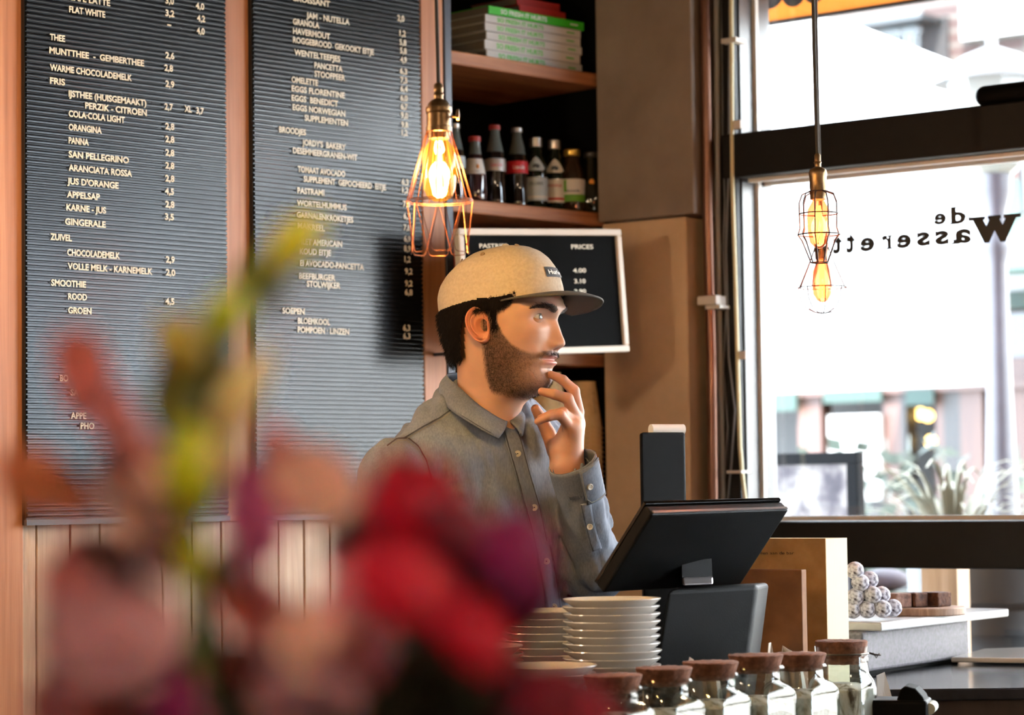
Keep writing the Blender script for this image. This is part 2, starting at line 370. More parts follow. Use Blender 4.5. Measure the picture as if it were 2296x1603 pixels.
letter_board('black grooved drinks menu board with white letters, left of the two tall boards', 62, 517, 1178, 0.0093, R1, P1, 13.5)
letter_board('black grooved food menu board with white letters, between the first board and the shelves', 577, 957, 1167, 0.0093, R2, P2, 12.5)
# ================================================================== the street outside
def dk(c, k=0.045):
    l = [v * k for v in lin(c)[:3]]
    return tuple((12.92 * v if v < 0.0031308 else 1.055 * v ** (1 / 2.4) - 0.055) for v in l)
M_pave = mat('paving', '8d8578', 0.9); noisy(M_pave, ((0.3, '7d756a'), (0.7, '9a9285')), 6)
struct(MB().fbox(B, -14, 16, -16, -0.26, -0.1, -0.02).obj('ground_street', M_pave))
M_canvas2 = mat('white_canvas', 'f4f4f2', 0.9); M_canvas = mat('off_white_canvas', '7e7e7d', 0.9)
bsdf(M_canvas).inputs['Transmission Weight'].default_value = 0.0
NF = -7.0
def Fp(px, py, n): s, z = B.px(px, py, n); return B.P(s, n, z)
# market tent: side cloth and sloped roof
NT = -3.2
tent = thing('market_tent', 'large white canvas market tent in the street behind the glass', 'tent', Fp(1990, 870, NT))
poly = [Fp(x, y, NT) for x, y in ((1560, 890), (2236, 862), (2240, 700), (2205, 480), (2180, 395), (2090, 245), (2065, 175), (1893, 52), (1560, 20))]
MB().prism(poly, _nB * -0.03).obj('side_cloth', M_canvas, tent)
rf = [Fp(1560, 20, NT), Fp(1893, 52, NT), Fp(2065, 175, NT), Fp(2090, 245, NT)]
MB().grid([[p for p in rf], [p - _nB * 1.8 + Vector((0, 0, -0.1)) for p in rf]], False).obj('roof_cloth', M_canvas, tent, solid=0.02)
gp = [Fp(1815, 200, NT), Fp(1833, 200, NT), Fp(1835, 285, NT), Fp(1818, 287, NT)]
MB().prism([p + _nB * 0.004 for p in gp], _nB * 0.03).obj('dark_strap', mat('strap_grey', '4a4a4c', 0.7), tent)
M_pole = mat('tent_pole', 'c9c9c9', 0.4, 0.6)
for x, y in ((1700, 885), (2230, 863)):
    p = Fp(x, y, NT) - _nB * 0.06
    MB().tube([Vector((p.x, p.y, -0.02)), Vector((p.x, p.y, p.z + 0.3))], 0.02).obj('pole', M_pole, tent)
# hanging clip on the cloth
MB().tube([Fp(1918, 676, NT) + _nB * 0.02, Fp(1916, 690, NT) + _nB * 0.03, Fp(1928, 694, NT) + _nB * 0.02], 0.008).obj('clip', mat('clip_grey', '8a8a88', 0.5), tent)

bounce_tent = thing('market_tent', 'added white canvas out of view along the street, bouncing daylight into the room', 'tent', B.P(4.4, NT - .3, 0))  # unseen second tent, added to bounce light onto the face and boards
MB().fbox(B, 2.9, 8.2, NT - .33, NT - .3, .75, 2.9).obj('side_cloth', M_canvas2, bounce_tent)
MB().grid([[B.P(2.9, NT - .3, 2.9), B.P(8.2, NT - .3, 2.9)], [B.P(2.9, NT - 1.4, 3.6), B.P(8.2, NT - 1.4, 3.6)]], False).obj('roof_cloth', M_canvas2, bounce_tent, solid=.02)
for s_ in (2.95, 5.5, 8.1): MB().tube([B.P(s_, NT - .36, -.02), B.P(s_, NT - .36, 2.9)], .02).obj('pole', M_pole, bounce_tent)
# far side of the street: brick house with shop front
M_brick = mat('brick', '9a5a48', 0.85)
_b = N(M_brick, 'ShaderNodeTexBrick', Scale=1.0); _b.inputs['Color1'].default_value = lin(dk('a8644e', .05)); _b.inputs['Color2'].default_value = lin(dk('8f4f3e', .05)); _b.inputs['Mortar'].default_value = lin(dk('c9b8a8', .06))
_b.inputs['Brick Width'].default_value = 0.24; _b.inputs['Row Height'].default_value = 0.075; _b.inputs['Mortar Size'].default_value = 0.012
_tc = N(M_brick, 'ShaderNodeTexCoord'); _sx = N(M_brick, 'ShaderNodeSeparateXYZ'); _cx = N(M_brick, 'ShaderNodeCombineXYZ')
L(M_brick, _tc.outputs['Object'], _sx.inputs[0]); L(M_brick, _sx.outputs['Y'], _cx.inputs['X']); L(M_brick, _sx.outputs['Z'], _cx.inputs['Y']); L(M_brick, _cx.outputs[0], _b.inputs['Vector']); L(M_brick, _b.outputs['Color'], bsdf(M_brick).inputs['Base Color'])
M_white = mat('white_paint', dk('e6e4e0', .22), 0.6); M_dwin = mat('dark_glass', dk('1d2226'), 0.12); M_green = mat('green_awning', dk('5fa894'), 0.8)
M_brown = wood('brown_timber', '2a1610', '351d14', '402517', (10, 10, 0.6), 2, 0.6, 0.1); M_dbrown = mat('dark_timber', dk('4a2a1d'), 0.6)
z_sf = B.px(2000, 840, NF)[1]
house = thing('brick_house', 'red brick house with white windows and timber shop front across the street', 'building', B.P(B.px(2000, 800, NF)[0], NF - 0.4, 0))
def frect(mb, x0, y0, x1, y1, n, th):
    sa, _ = B.px(x0, y0, n); sb, _ = B.px(x1, y0, n); xm = (x0 + x1) / 2
    _, za = B.px(xm, y1, n); _, zb = B.px(xm, y0, n); return mb.fbox(B, sa, sb, n - th, n, za, zb)
s_a, _ = B.px(1400, 800, NF); s_b = B.px(2296, 800, NF)[0] + 1.2
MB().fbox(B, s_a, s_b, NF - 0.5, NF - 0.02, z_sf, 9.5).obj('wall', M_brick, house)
MB().fbox(B, s_a, s_b, NF - 0.9, NF - 0.5, 0, z_sf + 0.2).obj('dark_interior', mat('shop_dark', '151413', 0.7), house)
wh_ = thing('bounce_wall', 'added white wall out of view beyond the brick house, brightening the board reflections', 'building', B.P(s_b + 6, NF - 0.4, 0))  # bright wall added out of view for the menu boards to reflect
MB().fbox(B, s_b + 0.02, s_b + 14, NF - 0.5, NF - 0.02, -0.02, 9.5).obj('wall', M_canvas2, wh_)
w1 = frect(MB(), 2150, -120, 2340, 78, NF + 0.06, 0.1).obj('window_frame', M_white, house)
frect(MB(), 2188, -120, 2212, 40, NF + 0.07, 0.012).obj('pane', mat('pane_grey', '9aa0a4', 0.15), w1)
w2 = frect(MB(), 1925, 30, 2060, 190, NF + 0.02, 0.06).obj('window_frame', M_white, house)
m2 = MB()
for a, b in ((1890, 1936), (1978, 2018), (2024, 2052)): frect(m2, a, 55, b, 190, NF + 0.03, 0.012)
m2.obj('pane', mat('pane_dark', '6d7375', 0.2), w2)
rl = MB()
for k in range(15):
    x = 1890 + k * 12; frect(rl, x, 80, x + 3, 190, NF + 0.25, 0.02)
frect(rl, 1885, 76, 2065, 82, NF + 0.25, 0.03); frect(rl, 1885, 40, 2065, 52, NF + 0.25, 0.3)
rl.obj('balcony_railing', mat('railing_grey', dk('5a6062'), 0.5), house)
frect(MB(), 2062, 40, 2122, 236, NF + 0.01, 0.03).obj('dark_pier', mat('dark_brick', dk('5b4e4c'), 0.9), house)  # pier in a darker brick tone than the wall
# shop front: posts, awnings, lower panels
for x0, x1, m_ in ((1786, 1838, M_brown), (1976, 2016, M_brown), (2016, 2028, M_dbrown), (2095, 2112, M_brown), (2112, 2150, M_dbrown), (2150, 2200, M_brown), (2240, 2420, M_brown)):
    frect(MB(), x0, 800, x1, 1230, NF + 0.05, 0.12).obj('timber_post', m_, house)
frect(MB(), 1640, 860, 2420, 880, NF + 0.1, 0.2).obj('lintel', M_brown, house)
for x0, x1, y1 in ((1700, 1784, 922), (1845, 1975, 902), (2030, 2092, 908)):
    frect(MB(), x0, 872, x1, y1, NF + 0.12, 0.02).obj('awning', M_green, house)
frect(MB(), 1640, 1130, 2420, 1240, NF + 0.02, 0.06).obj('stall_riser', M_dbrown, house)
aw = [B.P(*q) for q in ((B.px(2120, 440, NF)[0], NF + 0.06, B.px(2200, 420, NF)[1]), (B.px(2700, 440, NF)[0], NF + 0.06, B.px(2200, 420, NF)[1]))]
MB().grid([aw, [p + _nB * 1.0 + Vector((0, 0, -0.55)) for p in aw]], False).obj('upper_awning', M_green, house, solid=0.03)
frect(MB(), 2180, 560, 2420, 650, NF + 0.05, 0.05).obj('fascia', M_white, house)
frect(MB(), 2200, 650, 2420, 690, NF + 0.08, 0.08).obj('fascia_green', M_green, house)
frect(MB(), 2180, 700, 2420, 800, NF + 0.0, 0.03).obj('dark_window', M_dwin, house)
M_yellow = mat('warm_lantern', 'ffd27a', 0.5); bsdf(M_yellow).inputs['Emission Color'].default_value = lin('ffcf70'); bsdf(M_yellow).inputs['Emission Strength'].default_value = 6
for x, y in ((2034, 931), (2047, 926), (2064, 928), (2081, 932), (2088, 990)):
    p = Fp(x, y, NF - 0.1); MB().ball(p, 0.032, 10, 8).obj('lantern', M_yellow, house)
# menu poster in the shop window
pst = thing('menu_poster', 'white menu poster with small pictures in the shop window across the street', 'poster', Fp(1915, 1120, NF + 0.1))
frect(MB(), 1856, 930, 1972, 1120, NF + 0.10, 0.03).obj('sheet', M_white, pst)
for i, c in enumerate(('b0645a', '7d9a60', 'c09a55')):
    frect(MB(), 1868 + 34 * i, 944, 1890 + 34 * i, 956, NF + 0.106, 0.005).obj('picture', mat('picture_%d' % i, c, 0.8), pst)
# planter with shrubs in front
M_leaf = mat('leaf_green', dk('5f8a3c'), 0.7); M_leaf2 = mat('leaf_light', dk('a8b878'), 0.7); M_straw = mat('dry_grass', dk('e0d2a4', .10), 0.7)
rnd = random.Random(4)
def leafy(name, label, cat, base, wd, ht, nleaf, m_, lw=0.05):
    mb = MB()
    for _ in range(nleaf):
        p = base + B.s * rnd.uniform(-wd, wd) + _nB * rnd.uniform(-0.15, 0.15) + ZUP * (ht * rnd.random() ** 0.8)
        d = Vector((rnd.uniform(-1, 1), rnd.uniform(-1, 1), rnd.uniform(-0.2, 1))).normalized(); u = d.orthogonal().normalized() * lw * rnd.uniform(0.5, 1)
        e = p + d * lw * 2.2; mb.add([p, (p + e) / 2 + u, e, (p + e) / 2 - u], [(0, 1, 2, 3)])
    for k in range(6): mb.tube([base + B.s * (wd * 0.5 * (k - 2.5) / 3), base + B.s * (wd * (k - 2.5) / 3) + ZUP * ht * 0.8], 0.008, 5)
    return tag(mb.obj(name, m_), label, cat)
NPL = -4.6
for k, (x, lab) in enumerate(((1990, 'green leafy planter shrub below the white menu poster'), (2420, 'green leafy planter shrub beyond the lamp post'))):
    p = Fp(x, 1170, NPL); p.z = -0.02; h = B.px(x, 1085, NPL)[1]
    bx = thing('planter', lab, 'plant', p)
    MB().fbox(Frame(p, B.s, _nB), -0.36, 0.36, -0.2, 0.2, 0, h * 0.55).obj('planter_box', M_dbrown, bx)
    mb = MB()
    for _ in range(420):
        q = p + B.s * rnd.uniform(-.36, .36) + _nB * rnd.uniform(-.2, .2) + ZUP * (h * 0.5 + (h * 0.62) * rnd.random() ** 1.4)
        d = Vector((rnd.uniform(-1, 1), rnd.uniform(-1, 1), rnd.uniform(-0.2, 1))).normalized(); u = d.orthogonal().normalized() * 0.035
        mb.add([q, q + d * 0.05 + u, q + d * 0.1, q + d * 0.05 - u], [(0, 1, 2, 3)])
    mb.obj('foliage', M_leaf, bx)
# ornamental grass in a pot
NG2 = -1.95
gb = Fp(2135, 1200, NG2); gb.z = -0.02; gh = B.px(2135, 1140, NG2)[1]
gp_ = thing('ornamental_grass', 'pale straw coloured ornamental grass clump arching beside the lamp post', 'plant', gb)
MB().lathe([(0.12, 0), (0.2, 0.02), (0.24, gh * 0.86), (0.22, gh * 0.86), (0.2, gh * 0.80), (0.001, gh * 0.80)], gb, 24).obj('pot', M_dbrown, gp_)
def blade(mb, base, dirv, h, reach, wdt):
    pts = []; n = 7
    for i in range(n):
        t = i / (n - 1); pts.append(base + dirv * reach * t ** 1.6 + ZUP * (h * (t * 1.7 - t * t * 1.05)))
    side = dirv.cross(ZUP).normalized(); rws = [[q - side * wdt * (1 - 0.85 * i / n), q + ZUP * wdt * 0.15, q + side * wdt * (1 - 0.85 * i / n)] for i, q in enumerate(pts)]
    mb.grid(rws)
mb = MB()
for _ in range(95):
    a = rnd.uniform(0, 2 * math.pi); d = Vector((math.cos(a), math.sin(a), 0))
    blade(mb, gb + ZUP * gh * 0.80 + d * 0.04, d, rnd.uniform(0.30, 0.62), rnd.uniform(0.08, 0.42), 0.010)
mb.obj('blades', M_straw, gp_)
# street lamp
NL = -2.7
lp = Fp(2248, 1165, NL); ltop = B.px(2222, 60, NL)[1]
M_lpost = mat('mauve_iron', dk('8f6f86'), 0.5); noisy(M_lpost, ((0.3, dk('7d5d74')), (0.7, dk('b59ab0'))), 8, 5)
M_lamp = mat('lamp_white', dk('d9d9dc', .05), 0.4); M_lglass = mat('milky_glass', dk('f2efe0', .11), 0.3)
slp = thing('street_lamp', 'old white street lantern on a mauve iron post outside the window', 'street lamp', Vector((lp.x, lp.y, -0.02)))
zb_ = B.px(2250, 1160, NL)[1]; zn = B.px(2240, 560, NL)[1]; zu = B.px(2235, 392, NL)[1]
pm = 5600 / (Fp(2248, 800, NL) - CAM).dot(ROT @ Vector((0, 0, -1)))
k_ = 1 / pm
pr = [(40 * k_, 0), (40 * k_, zb_ - 0.1), (36 * k_, zb_ + 0.02), (30 * k_, zb_ + 0.35), (27 * k_, zn - 0.3), (24 * k_, zn - 0.05), (34 * k_, zn), (34 * k_, zn + 0.03), (24 * k_, zn + 0.06), (26 * k_, zu - 0.12), (38 * k_, zu - 0.06), (40 * k_, zu)]
px0 = Vector((lp.x, lp.y, 0))
MB().lathe(pr, px0, 20).obj('post', M_lpost, slp)
zl0 = B.px(2222, 235, NL)[1]; zl1 = B.px(2222, 165, NL)[1]; zl2 = B.px(2222, 108, NL)[1]
MB().lathe([(40 * k_, zu), (70 * k_, zu + 0.03), (92 * k_, zl0), (105 * k_, zl1)], px0, 8, smooth=False).obj('glass_lantern', M_lglass, slp)
MB().lathe([(118 * k_, zl1 - 12 * k_), (134 * k_, zl1 - 22 * k_), (134 * k_, zl1 - 12 * k_), (100 * k_, zl1 + 16 * k_), (66 * k_, zl1 + 40 * k_), (24 * k_, zl2), (12 * k_, zl2 + 4 * k_), (14 * k_, zl2 + 18 * k_), (6 * k_, zl2 + 26 * k_), (9 * k_, zl2 + 36 * k_), (2 * k_, ltop)], px0, 24).obj('lamp_cap', M_lamp, slp)
br = MB()
for sg in (-1, 1): br.tube([px0 + ZUP * (zn + 0.05), px0 + B.s * sg * 0.1 + ZUP * (zn + 0.12), px0 + B.s * sg * 66 * k_ + ZUP * (zu + 0.02)], 0.008)
br.obj('bracket', M_lamp, slp)
# dark framed pavement sign
NS = -1.3
ss0, sz1 = B.px(1690, 1018, NS); ss1, _ = B.px(1921, 1018, NS); sw = B.px(1921, 1018, NS)[0] - B.px(1896, 1018, NS)[0]
M_sgf = mat('sign_frame', dk('56575b', .025), 0.8, Specular_IOR_Level=0.06)
sg_ = thing('pavement_sign', 'grey framed display sign standing on the pavement close to the window', 'sign', B.P((ss0 + ss1) / 2, NS, -0.02))
MB().fbox(B, ss0, ss1, NS - 0.04, NS, sz1 - 0.032, sz1).fbox(B, ss0, ss0 + sw, NS - 0.04, NS, -0.02, sz1 - 0.032).fbox(B, ss1 - sw, ss1, NS - 0.04, NS, -0.02, sz1 - 0.032).obj('frame', M_sgf, sg_, bevel=0.003)
M_sgp = mat('sign_print', 'c8c0c4', 0.6, Specular_IOR_Level=0.1); noisy(M_sgp, ((0.25, dk('5a5660', .1)), (0.42, dk('9a8f98', .1)), (0.55, dk('f0e4dc', .14)), (0.75, dk('ffffff', .2))), 7, 3)
MB().fbox(B, ss0 + sw, ss1 - sw, NS - 0.035, NS - 0.012, 0.25, sz1 - 0.032).obj('display_panel', M_sgp, sg_)
# dark planter tub and chair-like bits seen under the sill beam
tb = Fp(2235, 1320, -0.95)
tub = thing('dark_tub', 'round dark grey tub planter outside under the sill beam', 'planter', Vector((tb.x, tb.y, -0.02)))
MB().lathe([(0.16, 0), (0.2, 0.02), (0.215, 1.0), (0.17, 1.04), (0.17, 1.1), (0.215, 1.12), (0.22, 1.24), (0.19, 1.25), (0.19, 1.2)], tub.location, 28).obj('tub', mat('tub_grey', dk('343236'), 0.6), tub)
pp = Fp(2070, 1340, -0.5)
stl = thing('pale_timber_post', 'pale timber post outside below the sill beam beside the dark tub', 'post', Vector((pp.x, pp.y, -0.02)))
sa = B.px(2080, 1300, -0.5)[0]; sb = B.px(2160, 1300, -0.5)[0]
MB().fbox(B, sa, sb, -0.53, -0.47, -0.02, B.px(2100, 1230, -0.5)[1]).obj('post', wood('pale_timber', '8a6846', 'a8845f', 'c0a080', (8, 8, 1), 2), stl)
cu = Fp(1985, 1300, -1.42)
cs = thing('bench_cushion', 'mauve cushion lying outside behind the brownies', 'cushion', Vector((cu.x, cu.y, -0.02)))
MB().fbox(Frame((cu.x, cu.y, 0), B.s, _nB), -0.1, 0.1, -0.08, 0.08, 0, cu.z - 0.031).obj('seat_block', M_leaf2, cs)
MB().ball(cu, 0.075, 18, 10, (0.9, 0.9, 0.42)).obj('cushion', mat('mauve_cloth', dk('b58aa8'), 0.8), cs)
# orange banner above
NB2 = -0.34
bn = thing('orange_banner', 'orange awning valance with brown letters along the top of the window', 'banner', Fp(1900, 20, NB2))
pl_ = [Fp(1640, 62, NB2), Fp(2140, -8, NB2), None, None, Fp(1640, -150, NB2)]
_s1, _z1 = B.px(2140, -8, NB2); _far = B.P(S_END + 0.3, NB2, _z1); pl_[2] = _far; pl_[3] = _far + ZUP * 0.5; pl_[4].z = _far.z + 0.5; pl_[0].z = _z1 - 0.004  # unseen run of the valance, added to darken the boards' upper reflections
def thin_cloth(name, c, t):
    m = bpy.data.materials.new(name); m.use_nodes = True; nt = m.node_tree; nt.nodes.clear(); o = nt.nodes.new('ShaderNodeOutputMaterial'); mx = nt.nodes.new('ShaderNodeMixShader'); a = nt.nodes.new('ShaderNodeBsdfDiffuse'); b = nt.nodes.new('ShaderNodeBsdfTranslucent')
    a.inputs[0].default_value = b.inputs[0].default_value = lin(c); mx.inputs[0].default_value = t
    nt.links.new(a.outputs[0], mx.inputs[1]); nt.links.new(b.outputs[0], mx.inputs[2]); nt.links.new(mx.outputs[0], o.inputs[0]); return m
M_or = thin_cloth('orange_cloth', dk('f08a3a', .45), .5)
MB().add(pl_, [(0, 1, 2, 3, 4)]).obj('cloth', M_or, bn)
MB().prism([pl_[0] + _nB * .003, pl_[1] + _nB * .003, pl_[1] + _nB * .003 + ZUP * 0.007, pl_[0] + _nB * .003 + ZUP * 0.007], _nB * -0.018).obj('hem', mat('hem_brown', dk('7a3a18'), 0.8), bn)
lt = MB()
for x, y, r in ((1728, -16, 32), (1782, -14, 26), (1828, -22, 26), (2020, -38, 30)):
    c = Fp(x, y, NB2) + _nB * 0.004; kk = (Fp(x + 1, y, NB2) - Fp(x, y, NB2)).length
    lt.prism([c + B.s * (r * kk * math.cos(t)) + ZUP * (r * kk * math.sin(t)) for t in arc(20)], _nB * 0.002)
lt.obj('lettering', mat('brown_print', dk('7a4a22'), 0.8), bn)
# shop name on the glass, mirrored because we read it from inside
NV = NG + 0.005
M_vinyl = mat('black_vinyl', '080808', 0.5)
vn = thing('window_lettering', 'black mirrored shop name lettering stuck on the big window pane', 'lettering', Fp(2080, 540, NV))
def slab(mb, ch, xl, yb, xr, hpx):
    """one slab serif letter, mirrored, between px xl..xr with its baseline at yb"""
    s0, z0 = B.px(xr, yb, NV); s1, _ = B.px(xl, yb, NV); _, z1 = B.px(xr, yb - hpx, NV)
    vs, fs = text_mesh(ch, 1.0, 0.045)
    xa = min(v.x for v in vs); xb = max(v.x for v in vs); ya = min(v.y for v in vs); yt = max(v.y for v in vs)
    P = lambda u, v: B.P(s0 + (s1 - s0) * u, NV, z0 + (z1 - z0) * v)
    mb.add([P((v.x - xa) / (xb - xa), (v.y - ya) / (yt - ya)) for v in vs], fs)
    sl = {'w': [(-.06, .86, .30, 1), (.36, .86, .64, 1), (.70, .86, 1.06, 1)], 'd': [(.66, 0, 1.12, .11), (.5, .9, .8, 1.0)], 'a': [(.72, 0, 1.14, .13)], 'r': [(-.16, 0, .75, .13), (-.16, .87, .3, 1)],
          't': [(.2, 0, 0.2, 0)], 's': [(.84, .62, .97, .98), (.02, .02, .15, .38)], 'e': [(0, 0, 0, 0)]}[ch]
    for a, b, c, d in sl:
        if c > a: mb.add([P(a, b), P(c, b), P(c, d), P(a, d)], [(0, 1, 2, 3)])
for ch, xl, yb, xr, h in (('w', 2178, 539, 2284, 61), ('d', 2132, 501, 2166, 40), ('e', 2094, 503, 2122, 27), ('a', 2137, 545, 2178, 34), ('s', 2096, 548, 2128, 33), ('s', 2055, 551, 2086, 33), ('e', 2010, 556, 2044, 33), ('r', 1976, 559, 1999, 33), ('e', 1928, 563, 1962, 33), ('t', 1897, 567, 1918, 48), ('t', 1867, 569, 1889, 46), ('e', 1828, 572, 1856, 33)):
    s_ = MB(); slab(s_, ch, xl, yb, xr, h); s_.obj('letter', M_vinyl, vn)
# speaker box lying on the transom
so = Fp(2260, 232, -0.02)
sx0, sz0 = B.px(2190, 236, 0.0); sx1 = sx0 + 0.24; sz0 = z_t1; szt = B.px(2230, 190, 0.0)[1]
tag(MB().fbox(B, sx0, sx1, -0.10, 0.02, sz0 + 0.0005, szt).obj('transom_box', M_black, bevel=0.02, seg=5), 'black rounded box lying on top of the window transom', 'box')
# ================================================================== counter and what stands on it
def RF(r, f, z=0.0): return RI * r + FI * f + Vector((0, 0, z))
def rfz(px, py, d):
    p = at(px, py, d); return p
CZ = 0.95
M_slate = mat('dark_slate', '26262a', 0.16); noisy(M_slate, ((0.3, '1f1f23'), (0.7, '323238')), 12)
M_cab = wood('counter_wood', '2c2018', '3a2a1f', '473427', (6, 6, 0.8), 2)
cpoly = [(-1.1, 3.30), (0.9, 3.05), (1.6, 3.9), (1.17, 5.02), (0.42, 5.02), (0.27, 4.22), (0.235, 4.045), (-1.1, 4.045)]
ctr = thing('counter', 'dark slate topped service counter running to the window', 'counter', RF(0.3, 3.7))
MB().prism([RF(r, f, CZ - 0.035) for r, f in cpoly], (0, 0, 0.035)).obj('worktop', M_slate, ctr, bevel=0.003)
cp2 = [(-1.06, 3.36), (0.86, 3.12), (1.5, 3.93), (1.1, 4.94), (0.48, 4.94), (0.32, 4.2), (0.26, 4.01), (-1.06, 4.01)]
MB().prism([RF(r, f, 0.0) for r, f in cp2], (0, 0, CZ - 0.036)).obj('body', M_cab, ctr)
LZ = 1.045
lp_ = [(.605, 4.15), (1.22, 4.15), (1.10, 4.93), (.44, 4.93), (.44, 4.53), (.605, 4.42)]
ldg = thing('window_ledge', 'raised dark slate ledge at the window end of the counter', 'ledge', RF(.8, 4.5, CZ))
MB().prism([RF(r, f, LZ - .02) for r, f in lp_], (0, 0, .02)).obj('slab', M_slate, ldg, bevel=.003)
MB().prism([RF(.8 + (r - .8) * .97, 4.52 + (f - 4.52) * .97, CZ) for r, f in lp_], (0, 0, LZ - .02 - CZ)).obj('support', M_cab, ldg)
# ---- plates
M_china = mat('white_china', 'f6f3ee', 0.12); bsdf(M_china).inputs['Coat Weight'].default_value = 0.3
def plate_parts(root, k=1.0):
    pr = [(0.001, 0.003), (0.042, 0.003), (0.045, 0.0), (0.049, 0.0), (0.052, 0.004), (0.066, 0.0125), (0.0735, 0.0185), (0.075, 0.0205), (0.0745, 0.0215), (0.073, 0.0210), (0.064, 0.0155), (0.052, 0.0085), (0.047, 0.0065), (0.001, 0.006)]
    return MB().lathe([(r * k, z * k) for r, z in pr], (0, 0, 0), 56)
PL0 = plate_parts(None).obj('plate', M_china)
RZ = 1.093
rz = thing('plate_riser', 'low dark stand carrying the plate stacks behind the cork jars', 'stand', RF(0.0, 3.9, CZ))
c_ = [(-0.42, 3.60), (0.075, 3.60), (0.125, 3.735), (0.205, 3.735), (0.205, 4.035), (-0.42, 4.035)]
MB().prism([RF(r, f, RZ - 0.012) for r, f in c_], (0, 0, 0.012)).obj('top_board', M_cab, rz, bevel=0.002)
MB().prism([RF(r * 0.98, f, CZ) for r, f in ((-0.41, 3.62), (0.065, 3.62), (0.115, 3.745), (0.195, 3.745), (0.195, 4.02), (-0.41, 4.02))], (0, 0, RZ - 0.012 - CZ)).obj('stand_body', M_black, rz)
def plate_stack(px, D, n, names, grp, zbase=RZ, k=1.0, first=[True]):
    r = (px - PCX) / FPX * D
    for i in range(n):
        o = PL0 if first[0] else PL0.copy()
        if first[0]: first[0] = False
        else: COL.objects.link(o)
        rn = random.Random(i * 7 + px)
        o.location = RF(r + rn.uniform(-.0018, .0018), D + rn.uniform(-.001, .001), zbase + 0.0112 * i * k); o.scale = (k, k, k); o.rotation_euler = (0, 0, rn.uniform(0, 6))
        if n == 2: nm = ('lower' if i == 0 else 'upper') + ' white plate of ' + names
        elif i == 0: nm = 'bottom plate of ' + names
        elif i == n - 1: nm = 'topmost plate of ' + names
        else:
            w_ = ['second', 'third', 'fourth', 'fifth', 'sixth', 'seventh', 'eighth', 'ninth', 'tenth', 'eleventh']
            nm = (w_[n - 2 - i] + ' plate from the top of ' + names) if i > n / 2 else (w_[i - 1] + ' plate from the bottom of ' + names)
        tag(o, nm, 'plate', grp)
plate_stack(1368, 3.83, 10, 'the tall stack beside the till', 'plates in the tall stack beside the till')
plate_stack(1222, 3.95, 8, 'the stack behind and left of the tall one', 'plates in the stack left of the tall one')
plate_stack(1058, 3.80, 4, 'the low stack hidden by red flowers', 'plates in the low stack hidden by flowers')
plate_stack(1216, 3.68, 2, 'the short pair in front of the tall stack', 'pair of plates in front of the tall stack')

# ---- till (point of sale terminal)
M_till = mat('till_black', '070707', 0.5, Specular_IOR_Level=0.14); bump(M_till, noisy(M_till, ((0.3, '060606'), (0.7, '080809')), 400, 2), 0.15, 0.001)
M_tgl = mat('till_gloss', '0b0a0a', 0.08); M_tgrey = mat('till_grey', '9a9a9e', 0.3, 0.6)
D0 = 3.86; De = 0.20; Dh = 0.06
TL = at(1462, 1153, D0); TR = at(1770, 1143, D0 + De); BL = at(1352, 1330, D0 + Dh); BR = TR + (BL - TL)
till = thing('till', 'black touchscreen till with its back to us beside the plates', 'till', RF(0.335, 4.0, CZ))
nrm = (TR - TL).cross(BL - TL).normalized()
if nrm.dot(CAM - TL) > 0: nrm = -nrm                      # away from the camera
th = 0.022
MB().hexa([BL, BR, BR + nrm * th, BL + nrm * th, TL, TR, TR + nrm * th, TL + nrm * th]).obj('screen_back', M_till, till, bevel=0.004, seg=3)
ex = (TR - TL).normalized(); up_ = (TL - BL).normalized()
MB().hexa([BL + nrm * (th + .0005) + ex * .002, BR + nrm * (th + .0005) - ex * .002, BR + nrm * (th + .007) - ex * .002, BL + nrm * (th + .007) + ex * .002, TL + nrm * (th + .0005) + ex * .002 + up_ * .003, TR + nrm * (th + .0005) - ex * .002 + up_ * .003, TR + nrm * (th + .007) - ex * .002 + up_ * .003, TL + nrm * (th + .007) + ex * .002 + up_ * .003]).obj('screen_glass', M_tgl, till, bevel=0.001)
MB().hexa([TL + up_ * .0008 + nrm * .001 + ex * .004, TR + up_ * .0008 + nrm * .001 - ex * .004, TR + up_ * .0008 + nrm * .006 - ex * .004, TL + up_ * .0008 + nrm * .006 + ex * .004] + [TL + up_ * .0024 + nrm * .001 + ex * .004, TR + up_ * .0024 + nrm * .001 - ex * .004, TR + up_ * .0024 + nrm * .006 - ex * .004, TL + up_ * .0024 + nrm * .006 + ex * .004]).obj('edge_trim', M_tgrey, till)
Db = 3.93
b0, b1 = at(1498, 1322, Db), at(1700, 1311, Db + 0.10)
q0, q1 = at(1468, 1500, Db - 0.005), at(1676, 1500, Db + 0.095)
dv = Vector((q0 - b0)); kz = (CZ - b0.z) / dv.z; q0 = b0 + dv * kz; dv = q1 - b1; q1 = b1 + dv * ((CZ - b1.z) / dv.z); q1.z = CZ; q0.z = CZ
bk = FI * 0.11 + RI * 0.03
MB().hexa([q0, q1, q1 + bk, q0 + bk, b0, b1, b1 + bk, b0 + bk]).obj('base', M_till, till, bevel=0.008, seg=4)
n0 = at(1532, 1313, Db + 0.03); n1 = at(1600, 1310, Db + 0.06); ntop = at(1532, 1296, Db + 0.03) - n0
MB().hexa([n0, n1, n1 + FI * .03, n0 + FI * .03, n0 + ntop + FI * .01, n1 + ntop + FI * .01, n1 + ntop + FI * .05, n0 + ntop + FI * .05]).obj('hinge_bracket', M_tgrey, till, bevel=0.003)
MB().hexa([n0 + FI * .02, n1 + FI * .02, n1 + FI * .045, n0 + FI * .045] + [p + Vector((0, 0, .04)) + FI * .01 for p in (n0 + FI * .02, n1 + FI * .02, n1 + FI * .045, n0 + FI * .045)]).obj('neck', M_till, till)
